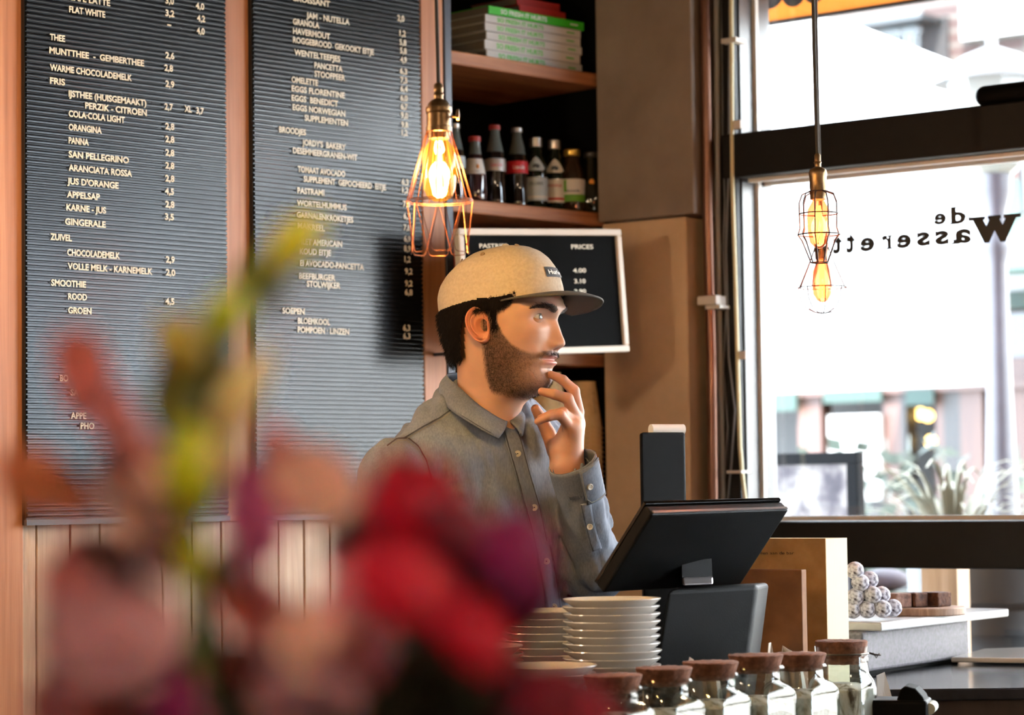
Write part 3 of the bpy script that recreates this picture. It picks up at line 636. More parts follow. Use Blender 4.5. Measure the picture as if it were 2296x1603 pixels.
# ---- black receipt printer standing behind the till
pr0 = at(1440, 1160, 4.42); pr1 = at(1539, 1160, 4.47); pt = at(1440, 969, 4.42)
prn = thing('receipt_printer', 'tall black receipt printer with a white paper roll behind the till', 'printer', Vector((pr0.x, pr0.y, CZ)))
def at0(p, z): return Vector((p.x, p.y, z))
MB().hexa([at0(pr0, CZ), at0(pr1, CZ), at0(pr1 + FI * .05, CZ), at0(pr0 + FI * .05, CZ), at0(pr0, pt.z), at0(pr1, pt.z), at0(pr1 + FI * .05, pt.z), at0(pr0 + FI * .05, pt.z)]).obj('housing', M_black, prn, bevel=0.004)
ra = at(1459, 963, 4.46); rb = at(1532, 963, 4.49); rb.z = ra.z
MB().tube([ra, rb], 0.0095, 20).obj('paper_roll', mat('paper_white', 'f2efe8', 0.8), prn)
# ---- stack of kraft menus and a brown card in front
M_kraft = mat('kraft_paper', 'b08a5a', 0.85); noisy(M_kraft, ((0.35, 'a8814f'), (0.65, 'b89262')), 30, 6)
M_page = mat('cream_pages', 'e6d6b0', 0.8)
_pw = N(M_page, 'ShaderNodeTexWave', Scale=9.0, Distortion=2.5); _pw.bands_direction = 'X'; L(M_page, coords(M_page, (12, 12, 0.4)), _pw.inputs['Vector'])
L(M_page, ramp(M_page, _pw.outputs['Fac'], ((0.0, 'e0cfa6'), (0.5, 'f0e4c4'))), bsdf(M_page).inputs['Base Color'])
aa = math.radians(32); eR = RI * math.cos(aa) - FI * math.sin(aa); eA = RI * math.sin(aa) + FI * math.cos(aa)
Dk = 4.28
k0 = at(1850, 1207, Dk); kh = k0.z
def blk(mb, o, w0, d0, d1, z0, z1):      # o near right corner; extends w0 to the left, d0..d1 away
    o = at0(o, 0)
    return mb.hexa([o - eR * w0 + eA * d0 + ZUP * z0, o + eA * d0 + ZUP * z0, o + eA * d1 + ZUP * z0, o - eR * w0 + eA * d1 + ZUP * z0, o - eR * w0 + eA * d0 + ZUP * z1, o + eA * d0 + ZUP * z1, o + eA * d1 + ZUP * z1, o - eR * w0 + eA * d1 + ZUP * z1])
ks = thing('menu_stack', 'thick stack of kraft covered menus standing upright right of the till', 'menu', at0(k0, CZ))
blk(MB(), k0, 0.21, 0.001, 0.09, CZ, kh - 0.001).obj('pages', M_page, ks)
blk(MB(), k0 + eR * 0.001, 0.212, -0.0015, 0.001, CZ, kh).obj('cover', M_kraft, ks)
tx = MB(); ct = at(1781, 1243, Dk); tz = ct.z
p_r = on(1781, 1243, k0 - eA * 0.002, -eA)
text_on(tx, lambda s, n, z: at0(p_r, 0) + eR * s - eA * (0.0012 + n) + ZUP * z, 'bestellen aan de bar', -0.088, p_r.z, 0.0, 0.0048, 0, 0.0)
tx.obj('cover_lettering', mat('print_dark', '2a2018', 0.8), ks)
kb = at(1797, 1277, Dk - 0.06)
bc = thing('brown_card', 'smaller dark brown card holder leaning in front of the kraft menus', 'card', at0(kb, CZ))
M_brn = mat('brown_card', '7d5230', 0.75); noisy(M_brn, ((0.35, '764b2a'), (0.65, '875a36')), 20, 5)
blk(MB(), kb, 0.15, 0.0, 0.02, CZ, kb.z).obj('front', M_brn, bc, bevel=0.002)
# ---- cork jars
M_cork = mat('cork', '6e4430', 0.9); bump(M_cork, noisy(M_cork, ((0.3, '5a3423'), (0.5, '774b36'), (0.7, '8a5b44')), 120, 4), 0.7, 0.002)
M_jar = pane_glass('jar_glass', (0.95, 0.975, 0.965, 1), 0.06, 0.03)
M_tea = mat('dark_tea', '17110d', 0.9); bump(M_tea, noisy(M_tea, ((0.3, '0e0a08'), (0.7, '2a1e16')), 300, 4), 0.8, 0.003)
M_tea2 = mat('pale_tea', '8a7a58', 0.9); bump(M_tea2, noisy(M_tea2, ((0.3, '5d5236'), (0.7, 'b4a47c')), 300, 4), 0.8, 0.003)
M_wire = mat('clip_wire', '6a6258', 0.35, 0.8)
def sq_ring(a, z, e, seg=40):
    out = []
    for t in arc(seg):
        c, s = math.cos(t), math.sin(t)
        out.append(Vector((a * abs(c) ** (2 / e) * (1 if c > 0 else -1), a * abs(s) ** (2 / e) * (1 if s > 0 else -1), z)))
    return out
def jar(kind='square', tea=None, th=0.06):
    root = thing('cork_jar', 'x', 'jar')
    g = MB()
    if kind == 'square':
        out = [(0.030, 0.0, 4), (0.042, 0.001, 6), (0.047, 0.006, 7), (0.0475, 0.02, 7), (0.0475, 0.098, 7), (0.0465, 0.106, 6), (0.0425, 0.113, 4.5), (0.0375, 0.118, 2.6), (0.0365, 0.121, 2), (0.0365, 0.131, 2), (0.0405, 0.133, 2), (0.0435, 0.136, 2), (0.0410, 0.139, 2), (0.0375, 0.1395, 2),
               (0.0345, 0.139, 2), (0.0340, 0.121, 2), (0.036, 0.1155, 2.6), (0.041, 0.1105, 4.5), (0.0445, 0.104, 6), (0.0452, 0.097, 7), (0.0452, 0.02, 7), (0.044, 0.009, 6), (0.03, 0.005, 4)]
        ht = 0.1395; cr0, cr1, cz0, cz1 = 0.0338, 0.0418, 0.129, 0.1525
    else:
        out = [(0.030, 0.0, 3), (0.046, 0.001, 3), (0.05, 0.008, 2.6), (0.05, 0.105, 2.6), (0.048, 0.116, 2.3), (0.043, 0.126, 2.0), (0.0415, 0.133, 2), (0.0415, 0.143, 2), (0.0435, 0.145, 2), (0.0435, 0.150, 2), (0.0415, 0.152, 2), (0.0415, 0.157, 2), (0.0425, 0.166, 2), (0.0405, 0.1665, 2),
               (0.0395, 0.166, 2), (0.039, 0.134, 2), (0.041, 0.125, 2), (0.046, 0.115, 2.3), (0.0477, 0.105, 2.6), (0.0477, 0.01, 2.6), (0.044, 0.005, 3), (0.03, 0.004, 3)]
        ht = 0.1665; cr0, cr1, cz0, cz1 = 0.0385, 0.0415, 0.140, 0.174
    g.loft([sq_ring(a, z, e) for a, z, e in out]).obj('glass', M_jar, root)
    rr = random.Random(3)
    ck = MB().lathe([(cr0 * 0.6, cz0), (cr0, cz0 + .001), (cr1, cz1 - .001), (cr1 - .0015, cz1), (cr1 * 0.5, cz1), (0.001, cz1)], (0, 0, 0), 48)
    for v in ck.v:
        v.x *= 1 + rr.uniform(-.012, .012); v.y *= 1 + rr.uniform(-.012, .012); v.z += rr.uniform(-.0006, .0006)
    ck.obj('cork_lid', M_cork, root)
    if tea:
        a_ = 0.0448 if kind == 'square' else 0.0472
        tb = MB().loft([sq_ring(a_ * 0.7, 0.0085, 4), sq_ring(a_, 0.012, 6 if kind == 'square' else 2.6), sq_ring(a_, th, 6 if kind == 'square' else 2.6), sq_ring(a_ * 0.5, th + 0.008, 3)])
        tb.obj('contents', tea, root)
    if kind != 'square':
        MB().tube([Vector((0.0425 * math.cos(t), 0.0425 * math.sin(t), 0.1555)) for t in arc(32)], 0.0012, 6, True).obj('wire_ring', M_wire, root)
        ax = RI
        MB().tube([ax * 0.043 + ZUP * 0.1555, ax * 0.052 + ZUP * 0.153 - FI * .003, ax * 0.062 + ZUP * 0.152 + FI * .003], 0.0016, 6).tube([ax * 0.050 + ZUP * 0.1555, ax * 0.055 + ZUP * 0.148, ax * 0.060 + ZUP * 0.1545], 0.0011, 6).obj('wire_clip', M_wire, root)
    return root
JN = ['leftmost square glass jar with a cork lid behind the red flowers', 'square cork jar standing second from the left', 'square cork jar standing third from the left', 'square cork jar with a raised cork, fourth from the left', 'square cork jar next to the round clip jar']
JP = [(1374, 1512, 3.53), (1488, 1496, 3.61), (1593, 1483, 3.68), (1694, 1467, 3.75), (1792, 1464, 3.84)]
yaw = math.atan2(RI.y, RI.x) + math.radians(-43)
M_sach = mat('tea_sachets', 'd6d2c8', 0.9)
noisy(M_sach, ((0.33, '4a4030'), (0.42, 'b8b09a'), (0.5, 'e2ded4'), (0.7, 'f0eeea')), 24, 5, (1, 1, .5), .65, 1.5)
teas = [M_sach] * 5
for i, ((x, y, D), lb) in enumerate(zip(JP, JN)):
    j = jar('square', teas[i], 0.096 - 0.004 * (i % 2)); c = at(x, y, D); j.location = (c.x, c.y, CZ); j.rotation_euler = (0, 0, yaw + 0.04 * (i % 3 - 1))
    s = (c.z - CZ) / 0.1525; j.scale = (1.0, 1.0, s); tag(j, lb, 'jar', 'square cork jars along the counter')
c = at(1886, 1436, 3.95)
j = jar('round', M_sach, 0.104); j.location = (c.x, c.y, CZ); j.scale = (1, 1, (c.z - CZ) / 0.174); tag(j, 'taller round glass jar with a wire clip and flat cork at the row end', 'jar')
# paper napkins peeking out behind the corks
M_pap = mat('napkin_paper', 'e8dcd2', 0.9)
def crumple(x0, y0, x1, hpx, D, label, seed):
    r_ = random.Random(seed); n = 9; rows = []
    a = at(x0, y0, D); b = at(x1, y0, D); a.z = b.z = CZ; top = at(x0, y0 - hpx, D).z
    for j in range(5):
        t = j / 4; rows.append([a.lerp(b, (i / (n - 1) - .5) * (1 - .5 * t * (1 if i not in (3, 4) else .6)) + .5) + ZUP * ((top - CZ) * t * (r_.uniform(.75, 1.0) if j == 4 else 1)) + FI * (0.02 * math.sin(i * 1.9 + j + seed) + 0.012 * t) for i in range(n)])
    return tag(MB().grid(rows, False).obj('paper_napkin', M_pap, solid=0.0012), label, 'napkin')
crumple(1508, 1500, 1640, 34, 3.83, 'crumpled white paper napkin behind the third cork jar', 1)
crumple(1690, 1480, 1830, 40, 3.96, 'crumpled white paper napkin behind the fifth cork jar', 2)
# ---- kitchen scale with marble slab, coconut balls, brownies
M_marble = mat('white_marble', 'dcdcdc', 0.3); noisy(M_marble, ((0.35, 'c4c4c6'), (0.6, 'e6e6e6')), 6, 8, dist=2)
M_scale = mat('scale_grey', '6f6b70', 0.55); bump(M_scale, noisy(M_scale, ((0.35, '615d62'), (0.65, '7d7980')), 140, 3), 0.2, 0.001)
Ds = 4.42
bb = math.radians(55); s1 = RI * math.cos(bb) + FI * math.sin(bb); s2 = -RI * math.sin(bb) + FI * math.cos(bb)
m0 = at(1976, 1396, Ds); mth = 0.0155; mz1 = m0.z; mz0 = mz1 - mth
m1 = on(2262, 1362, m0, Vector((s2.x, s2.y, 0))); slen = (m1 - m0).dot(s1)
print('slab', slen, mz1)
sw_ = 0.24
stand = thing('cake_stand', 'grey metal stand with a white marble slab top near the window', 'stand', at0(m0 + s1 * 0.15 + s2 * 0.1, LZ))
def sbox(mb, a0, a1, b0_, b1_, z0, z1):
    o = at0(m0, 0); return mb.hexa([o + s1 * a + s2 * b + ZUP * z for z in (z0, z1) for a, b in ((a0, b0_), (a1, b0_), (a1, b1_), (a0, b1_))])
sbox(MB(), 0, slen, 0, sw_, mz0, mz1).obj('marble_slab', M_marble, stand, bevel=0.003, seg=3)
z_b = LZ + .006
sbox(MB(), -0.015, slen - 0.12, 0.03, sw_ - 0.02, z_b, mz0).obj('housing', M_scale, stand, bevel=0.006, seg=3)
sbox(MB(), 0.0, slen - 0.14, 0.045, sw_ - 0.03, LZ, z_b).obj('foot', M_black, stand)
M_coco = mat('coconut_dust', 'c4c0cc', 0.95); bump(M_coco, noisy(M_coco, ((0.30, '3a2c30'), (0.42, 'a8a4b0'), (0.55, 'eceaf2')), 130, 6), 0.8, 0.003)
rb_ = 0.0160
bl = [('topmost coconut ball of the pile beside the kraft menus', 1917, 1279, 0), ('coconut ball just below the topmost one', 1929, 1306, 0.0), ('coconut ball in the upper rows, partly behind its neighbour', 1950, 1300, 0.028), ('middle row coconut ball next to the kraft menus', 1918, 1338, 0), ('middle row coconut ball at the front of the pile', 1957, 1334, 0.0),
      ('rear middle row coconut ball on the right slope', 1977, 1334, 0.028), ('bottom row coconut ball next to the kraft menus', 1912, 1367, 0.0), ('bottom row coconut ball, second from the kraft menus', 1945, 1366, 0.0), ('bottom row coconut ball at the front right', 1979, 1365, 0.0), ('last coconut ball at the right foot of the pile', 2003, 1363, 0.026)]
for lb, x, y, dd in bl:
    p = at(x, y, Ds + 0.075 + dd)
    mb = MB().ball((0, 0, 0), rb_, 24, 16)
    rr = random.Random(x)
    for v in mb.v:
        v *= 1 + 0.05 * noise.noise(v * 160 + Vector((x, 0, 0)))
    o = mb.obj('coconut_ball', M_coco); o.location = p; tag(o, lb, 'sweet', 'coconut balls piled on the marble slab')
wb_ = at(2072, 1360, 4.68)
zs = mz1
wc = at0(wb_, zs)
M_bwood = wood('serving_board', '8a6a58', 'a9876f', 'c9a98c', (30, 30, 4), 3)
tag(MB().lathe([(0.06, 0.0), (0.075, 0.0), (0.077, 0.002), (0.077, 0.0125), (0.075, 0.0145), (0.0, 0.0145)], wc, 40).obj('serving_board', M_bwood), 'round wooden serving board on the marble slab under the brownies', 'board')
M_brownie = mat('brownie', '4a2c20', 0.85); bump(M_brownie, noisy(M_brownie, ((0.3, '331b13'), (0.55, '55321f'), (0.72, '7a5038')), 60, 6), 1.0, 0.004)
M_brownie2 = mat('brownie_pale', '7d5a4c', 0.85); bump(M_brownie2, noisy(M_brownie2, ((0.3, '4a3028'), (0.5, '8a6658'), (0.72, 'a88878')), 60, 6), 1.0, 0.004)
for lb, x, D, w_, m_, ry in (('pale crumbly brownie at the left of the wooden board', 2012, 4.66, 0.019, M_brownie2, 0.5), ('dark brownie in the middle of the wooden board', 2050, 4.675, 0.017, M_brownie, 0.6), ('dark brownie with a nut at the right of the wooden board', 2100, 4.69, 0.021, M_brownie, 0.75)):
    p = at(x, 1350, D); p.z = zs + 0.0148
    mb = MB(); n = 6; 
    fr = Frame(p, RI * math.cos(ry) + FI * math.sin(ry), FI * math.cos(ry) - RI * math.sin(ry))
    o = MB().fbox(fr, -w_, w_, -0.02, 0.02, 0, 0.027).obj('brownie', m_, bevel=0.003, seg=2); tag(o, lb, 'brownie', 'brownies on the round board')
# ---- white tray, card terminal, small white card at the right end of the counter
lpt = Vector((0, 0, LZ))
tpp = [on(x, y, lpt, ZUP) for x, y in ((2132, 1490), (2205, 1470), (2420, 1462), (2420, 1494))]
tr = thing('white_tray', 'flat white tray lying on the dark slate ledge at the right picture edge', 'tray', tpp[0].copy())
tpp = [q + ZUP * .004 for q in tpp]
MB().prism(tpp, (0, 0, 0.010)).obj('tray_plate', M_china, tr, bevel=0.003)
ct_ = at(2035, 1580, 3.95)
tm = thing('card_terminal', 'black card payment terminal lying on the counter beside the clip jar', 'card terminal', at0(ct_, CZ))
fr = Frame(at0(ct_, CZ), RI * .96 - FI * .25, -(FI * .96 + RI * .25))
hz = at(2000, 1566, 3.95).z - CZ
MB().fbox(fr, -0.11, 0.035, -0.04, 0.04, 0.002, hz).obj('body', M_till, tm, bevel=0.006, seg=3)
cu_ = []
for t in arc(9, 0, 1, True):
    cu_.append(fr.P(-0.012 + 0.05 * t, 0, hz - 0.004 + 0.03 * math.sin(t * 2.2) ))
MB().prism([fr.P(a, 0.034, z) for a, z in ((-0.014, hz - 0.002), (-0.008, hz + 0.016), (0.0, hz + 0.022), (0.016, hz + 0.018), (0.027, hz + 0.006), (0.034, hz - 0.012), (0.03, hz - 0.016), (0.0, hz - 0.006))], -fr.n * 0.068).obj('paper_cover', M_black, tm, bevel=0.003)
MB().tube([fr.P(0.037, 0.03, hz - 0.014), fr.P(0.037, -0.03, hz - 0.014)], 0.009, 14).obj('receipt_roll', mat('roll_paper', 'dfe6dc', 0.8), tm)
cd_ = thing('table_card', 'small white folded card standing behind the clip jar', 'card', at0(at(1985, 1566, 4.08), CZ))
cq = [at(1966, 1515, 4.08), at(1984, 1507, 4.085), at(2004, 1566, 4.085), at(1972, 1566, 4.08)]
for k_ in (2, 3): cq[k_].z = CZ
cq[2] = cq[2] + RI * .02
MB().prism(cq, FI * 0.002).obj('front_leaf', mat('card_white', 'ece9e4', 0.7), cd_)
MB().prism([cq[0] + FI * .003, cq[1] + FI * .003, cq[2] + FI * .05, cq[3] + FI * .05], FI * 0.002).obj('back_leaf', mat('card_white_back', 'e6e3de', 0.7), cd_)
# ================================================================== things on the shelves
M_red = mat('red_cover', 'c8342c', 0.45); M_gspine = mat('green_spine', '3fbf2a', 0.4); M_wspine = mat('white_cover', 'dcdad6', 0.35); M_gprint = mat('green_print', '4fc033', 0.5)
M_gry = mat('grey_cover', '55586a', 0.6); M_pages2 = mat('book_pages', '8a857c', 0.9); M_wprint = mat('white_print', 'f2f2ee', 0.5)
def flat_book(label, s0, s1, z0, z1, n, dep, spine, print_m, txt, tilt=0.0, grp=None):
    root = thing('cookbook', label, 'book', A.P((s0 + s1) / 2, n - dep / 2, z0), grp)
    g = 0.0015
    MB().fbox(A, s0 + .003, s1 - .003, n - dep + .003, n - .004, z0 + g, z1 - g).obj('pages', M_pages2, root)
    MB().fbox(A, s0, s1, n - dep, n, z0, z0 + g).fbox(A, s0, s1, n - dep, n, z1 - g, z1).fbox(A, s0, s1, n - .004, n, z0, z1).obj('cover', spine, root, bevel=0.0008)
    if txt:
        t = MB(); h = (z1 - z0)
        text_on(t, A.P, txt, s0 + (s1 - s0) * .12, z0 + h * .26, s0 + (s1 - s0) * .60, h * .5, n + .0006, .03)
        t.obj('spine_lettering', print_m, root)
        t = MB(); text_on(t, A.P, 'unicorn' if False else 'smaak', s0 + (s1 - s0) * .845, z0 + h * .36, s0 + (s1 - s0) * .93, h * .25, n + .0006, .03) if False else t.fbox(A, s0 + (s1 - s0) * .85, s0 + (s1 - s0) * .93, n, n + .0006, z0 + h * .42, z0 + h * .58)
        t.obj('spine_mark', print_m, root)
    return root
NBK = -0.035
lefts = [114.5, 92, 69.5, 50.6, 31.5, 13.0, -7.0]
sL = A.px(1090, 60, NBK)[0]; sR = A.px(1304, 90, NBK)[0]
zsh = SHELF_Z[0]
zs_ = [A.px(1090, y, NBK)[1] for y in lefts]; dzz = zsh + 0.0006 - zs_[0]
GN = 'green and white cookbooks lying on the top shelf'
BKL = ['white cookbook with green spine lettering at the bottom of the pile', 'white cookbook with green lettering, second from the bottom of the pile', 'white cookbook with green lettering, third from the bottom of the pile', 'white cookbook with green lettering, third from the top of the pile', 'white cookbook lying directly under the bright green one', 'bright green spined cookbook with white lettering on the top shelf']
for i in range(6):
    rr = random.Random(i); j = rr.uniform(-.004, .004) + (0.006 if i == 5 else 0)
    flat_book(BKL[i], sL + j, sR + j, zs_[i] + dzz + (0.0003), zs_[i + 1] + dzz - 0.0002, NBK - rr.uniform(0, .003) + (.004 if i == 5 else 0), 0.21, M_gspine if i == 5 else M_wspine, M_wprint if i == 5 else M_gprint, 'SO FRESH IT HURTS', grp=GN)
zr = zs_[6] + dzz + 0.0004
flat_book('red book lying on top of the green cookbook', A.px(1165, 5, -.06)[0], A.px(1268, 10, -.06)[0], zr, zr + 0.021, -0.06, 0.15, M_red, M_wprint, None)
flat_book('second red book at the very top of the cookbook pile', A.px(1160, 5, -.065)[0], A.px(1255, 10, -.065)[0], zr + .0215, zr + 0.04, -0.065, 0.15, mat('red_cover_dark', 'a82a26', 0.5), M_wprint, None)

# ---------------- bottles on the second shelf
def bglass(name, col, rough=0.04): return mat(name, col, rough, 0.0, Coat_Weight=0.5, Specular_IOR_Level=0.8)
M_cola = bglass('cola_glass', '120807'); M_greeng = bglass('green_glass', '0c1a12'); M_plum = bglass('plum_drink', '351f22'); M_olive = bglass('olive_glass', '1e1d10'); M_juice = bglass('amber_juice', '2a1c0c')
M_clearneck = mat('clear_neck', '5a625f', 0.05, 0.0, Coat_Weight=0.5)
M_silver = mat('silver_cap', 'b0aca6', 0.3, 0.9); M_redcap = mat('red_cap', '9a2a26', 0.4); M_gold = mat('gold_cap', 'b89a4a', 0.3, 0.8)
M_lwhite = mat('label_white', 'd8d4cc', 0.6); M_lsilver = mat('label_silver', 'b0a9a4', 0.4, 0.3); M_lred = mat('label_red', 'c01c26', 0.5); M_lblue = mat('label_pale_blue', 'b4c0c4', 0.6); M_lgreen = mat('label_green', '5f9a2a', 0.6); M_lorange = mat('label_orange', 'd88a2a', 0.6); M_ink = mat('label_ink', '3a4450', 0.6); M_lred2 = mat('label_red_print', 'b5403a', 0.6)
PHI0 = math.atan2(-FI.y, -FI.x)            # towards the camera
def cyl_patch(mb, prof, a0, a1, eps, seg=16):
    """label following the bottle: prof list of (r,z)"""
    mb.grid([[Vector(((r + eps) * math.cos(PHI0 + a), (r + eps) * math.sin(PHI0 + a), z)) for a in arc(seg, a0, a1, True)] for r, z in prof])
def cyl_text(mb, txt, r, z, h, wid, ac=0.0, eps=0.0008):
    vs, fs = text_mesh(txt, 1.0, 0.02); xa = min(v.x for v in vs); xb = max(v.x for v in vs)
    mb.add([Vector(((r + eps) * math.cos(q), (r + eps) * math.sin(q), z + v.y * h / CAPH)) for v in vs for q in [PHI0 + ac + ((v.x - xa) / (xb - xa) - .5) * wid / r]], fs)
def interp(prof, z):
    for (r0, z0), (r1, z1) in zip(prof[:-1], prof[1:]):
        if z0 <= z <= z1: return r0 + (r1 - r0) * (z - z0) / max(z1 - z0, 1e-6)
    return prof[-1][0]
def sub(prof, za, zb, n=8): return [(interp(prof, za + (zb - za) * i / n), za + (zb - za) * i / n) for i in range(n + 1)]
def bottle(name, label, px, ybase, ytop, n, prof, body_m, cap_m, cap, extra, fill=None, grp=None):
    s, z0 = A.px(px, ybase, n); _, z1 = A.px(px, ytop, n)
    root = thing(name, label, 'bottle', (0, 0, 0), grp)
    H = prof[-1][1] + cap; k = (z1 - z0) / H
    MB().lathe([(0.001, 0)] + prof, (0, 0, 0), 28).obj('glass_body', body_m, root)
    if fill: MB().lathe([(r + .0004, z) for r, z in sub(prof, fill, prof[-1][1], 6)], (0, 0, 0), 28).obj('neck', M_clearneck, root)
    rc = prof[-1][0] + 0.002; zt = prof[-1][1]
    MB().lathe([(rc, zt - 0.006), (rc + .001, zt - .004), (rc + .0006, zt + cap - .002), (rc - .002, zt + cap), (0.001, zt + cap)], (0, 0, 0), 20).obj('cap', cap_m, root)
    if extra: extra(root, prof)
    root.scale = (k, k, k); root.location = A.P(s, n, SHELF_Z[1] + 0.0005); return root
PCOLA = [(0.026, 0), (0.029, 0.004), (0.0295, 0.02), (0.0265, 0.045), (0.0265, 0.07), (0.029, 0.095), (0.0295, 0.12), (0.027, 0.14), (0.021, 0.165), (0.015, 0.19), (0.0125, 0.21), (0.013, 0.218)]
PSAN = [(0.025, 0), (0.028, 0.004), (0.028, 0.09), (0.027, 0.105), (0.022, 0.125), (0.016, 0.145), (0.0135, 0.158), (0.0135, 0.165)]
PTEA = [(0.026, 0), (0.03, 0.005), (0.031, 0.03), (0.029, 0.07), (0.026, 0.09), (0.021, 0.112), (0.016, 0.135), (0.014, 0.155), (0.0135, 0.17)]
PJUI = [(0.026, 0), (0.028, 0.004), (0.028, 0.085), (0.026, 0.098), (0.019, 0.112), (0.017, 0.125), (0.0165, 0.135)]
PORB = [(0.028, 0), (0.034, 0.006), (0.037, 0.03), (0.034, 0.055), (0.025, 0.08), (0.018, 0.1), (0.0145, 0.12), (0.014, 0.135)]
def ex_tea(root, p):
    l = MB(); cyl_patch(l, sub(p, .078, .118), -1.25, 1.25, .0006); lb = l.obj('label', M_lwhite, root)
    m_ = MB(); m_.ball(Vector(((interp(p, .095)) * math.cos(PHI0 + .3), interp(p, .095) * math.sin(PHI0 + .3), .097)), .006, 10, 8, (.6, .6, 1)); m_.obj('orange_print', M_lorange, root)
    m_ = MB(); cyl_text(m_, 'ice tea', interp(p, .085), .083, .004, .022); m_.obj('label_lettering', M_ink, root)
def ex_cola(lm, tm):
    def f(root, p):
        l = MB(); cyl_patch(l, sub(p, .097, .131), -1.5, 1.5, .0006); l.obj('label', lm, root)
        t = MB(); cyl_text(t, 'Coca-Cola', .0292, .109, .010, .034, .15); t.obj('label_lettering', tm, root)
    return f
def ex_san(lm, tm, txt, band):
    def f(root, p):
        l = MB(); cyl_patch(l, sub(p, .024, .082), -1.45, 1.45, .0006); l.obj('label', lm, root)
        t = MB(); cyl_text(t, txt, .0282, .062, .008, .036); t.obj('label_lettering', tm, root)
        b = MB(); cyl_patch(b, sub(p, .030, .036), -1.45, 1.45, .0012); b.obj('label_band', band, root)
        nl = MB(); rows = []
        for i in range(9):
            t_ = i / 8; z = .098 + .036 * t_; hw = 1.0 * (1 - t_) ** .6 * (0.4 + 0.6 * min(1, t_ * 5 + .3))
            r = interp(p, z) + .0008
            rows.append([Vector((r * math.cos(PHI0 + a), r * math.sin(PHI0 + a), z)) for a in arc(9, -hw, hw, True)])
        nl.grid(rows).obj('neck_label', lm, root)
        d = MB(); r = interp(p, .108) + .0012; d.prism([Vector((r * math.cos(PHI0 + .35 * math.cos(q)), r * math.sin(PHI0 + .35 * math.cos(q)), .109 + .006 * math.sin(q))) for q in arc(14)], -FI * .0004); d.obj('neck_emblem', M_ink, root)
    return f
def ex_juice(root, p):
    l = MB(); cyl_patch(l, sub(p, .024, .075), -1.45, 1.45, .0006); l.obj('label', M_lwhite, root)
    b = MB(); cyl_patch(b, sub(p, .024, .040), -1.45, 1.45, .0012); b.obj('label_band', M_lgreen, root)
    b = MB(); cyl_patch(b, sub(p, .046, .073), -1.45, -.5, .0012); b.obj('label_leaf', M_lgreen, root)
    t = MB(); cyl_text(t, 'Bionade', .028, .045, .007, .034); t.obj('label_lettering', M_ink, root)
def ex_orb(root, p):
    e = MB(); r = interp(p, .07) + .001
    e.prism([Vector((r * math.cos(PHI0 + .22 * math.cos(q)), r * math.sin(PHI0 + .22 * math.cos(q)), .07 + .007 * math.sin(q))) for q in arc(14)], -FI * .0006); e.obj('orange_emblem', M_lorange, root)
NB_ = -0.075
bottle('drink_bottle', 'dark bottle with a blue grey label behind the lit pendant lamp', 1021, 440, 262, NB_, PCOLA, M_cola, M_silver, .008, ex_cola(M_lblue, M_ink), .15)
bottle('drink_bottle', 'plum coloured iced tea bottle with a white peach label and red cap', 1066, 446, 292, NB_, PTEA, M_plum, M_redcap, .008, ex_tea, .13)
bottle('drink_bottle', 'cola bottle with a silver label and red cap', 1111, 452, 268, NB_, PCOLA, M_cola, M_redcap, .008, ex_cola(M_lsilver, M_lred2), .15)
bottle('drink_bottle', 'cola bottle with a bright red label', 1161, 458, 275, NB_, PCOLA, M_cola, M_silver, .008, ex_cola(M_lred, M_wprint), .15)
bottle('drink_bottle', 'green water bottle with a pale blue label and silver cap', 1203, 463, 298, NB_, PSAN, M_greeng, M_silver, .018, ex_san(M_lblue, M_ink, 'S.PELLEGRINO', M_lwhite))
bottle('drink_bottle', 'green water bottle with a white label with red band and silver cap', 1245, 467, 303, NB_, PSAN, M_greeng, M_silver, .018, ex_san(M_lwhite, M_lred2, 'PANNA', M_lred2))
bottle('drink_bottle', 'small juice bottle with a green and white label and gold cap', 1284, 471, 328, -.05, PJUI, M_juice, M_gold, .010, ex_juice)
bottle('drink_bottle', 'round bellied olive bottle with a tiny orange emblem at the shelf end', 1327, 476, 338, -.034, PORB, M_olive, mat('dark_cap', '33302c', .4), .006, ex_orb)
# ---------------- standing books left on the third shelf
zb3 = SHELF_Z[2] + 0.0006
for lab, xa, xb, yt, m_, d in (('tall grey book standing beside the steel shelf post', 1009, 1017.5, 505, M_gry, .16), ('tall red book standing next to the grey one on the third shelf', 1018, 1030, 512, M_red, .155)):
    s0 = A.px(xa, 600, -.012)[0]; s1 = A.px(xb, 600, -.012)[0]; zt = A.px(xa, yt, -.012)[1]
    root = thing('standing_book', lab, 'book', A.P(s0, -.1, zb3))
    MB().fbox(A, s0 + .001, s1 - .001, -.012 - d, -.016, zb3 + .003, zt - .003).obj('pages', M_pages2, root)
    MB().fbox(A, s0, s0 + .0012, -.012 - d, -.012, zb3, zt).fbox(A, s1 - .0012, s1, -.012 - d, -.012, zb3, zt).fbox(A, s0, s1, -.015, -.012, zb3, zt).obj('cover', m_, root, bevel=.0006)
    if m_ is M_red:
        t = MB(); vs, fs = text_mesh('MASTERCLASS' if False else 'KOOKBOEK', 1.0, .02); xm = min(v.x for v in vs); xM = max(v.x for v in vs)
        t.add([A.P(s0 + (s1 - s0) * (.2 + .6 * v.y / CAPH), -.0113, zt - .03 - (xM - v.x) * .022) for v in vs], fs); t.obj('spine_lettering', M_wprint, root)
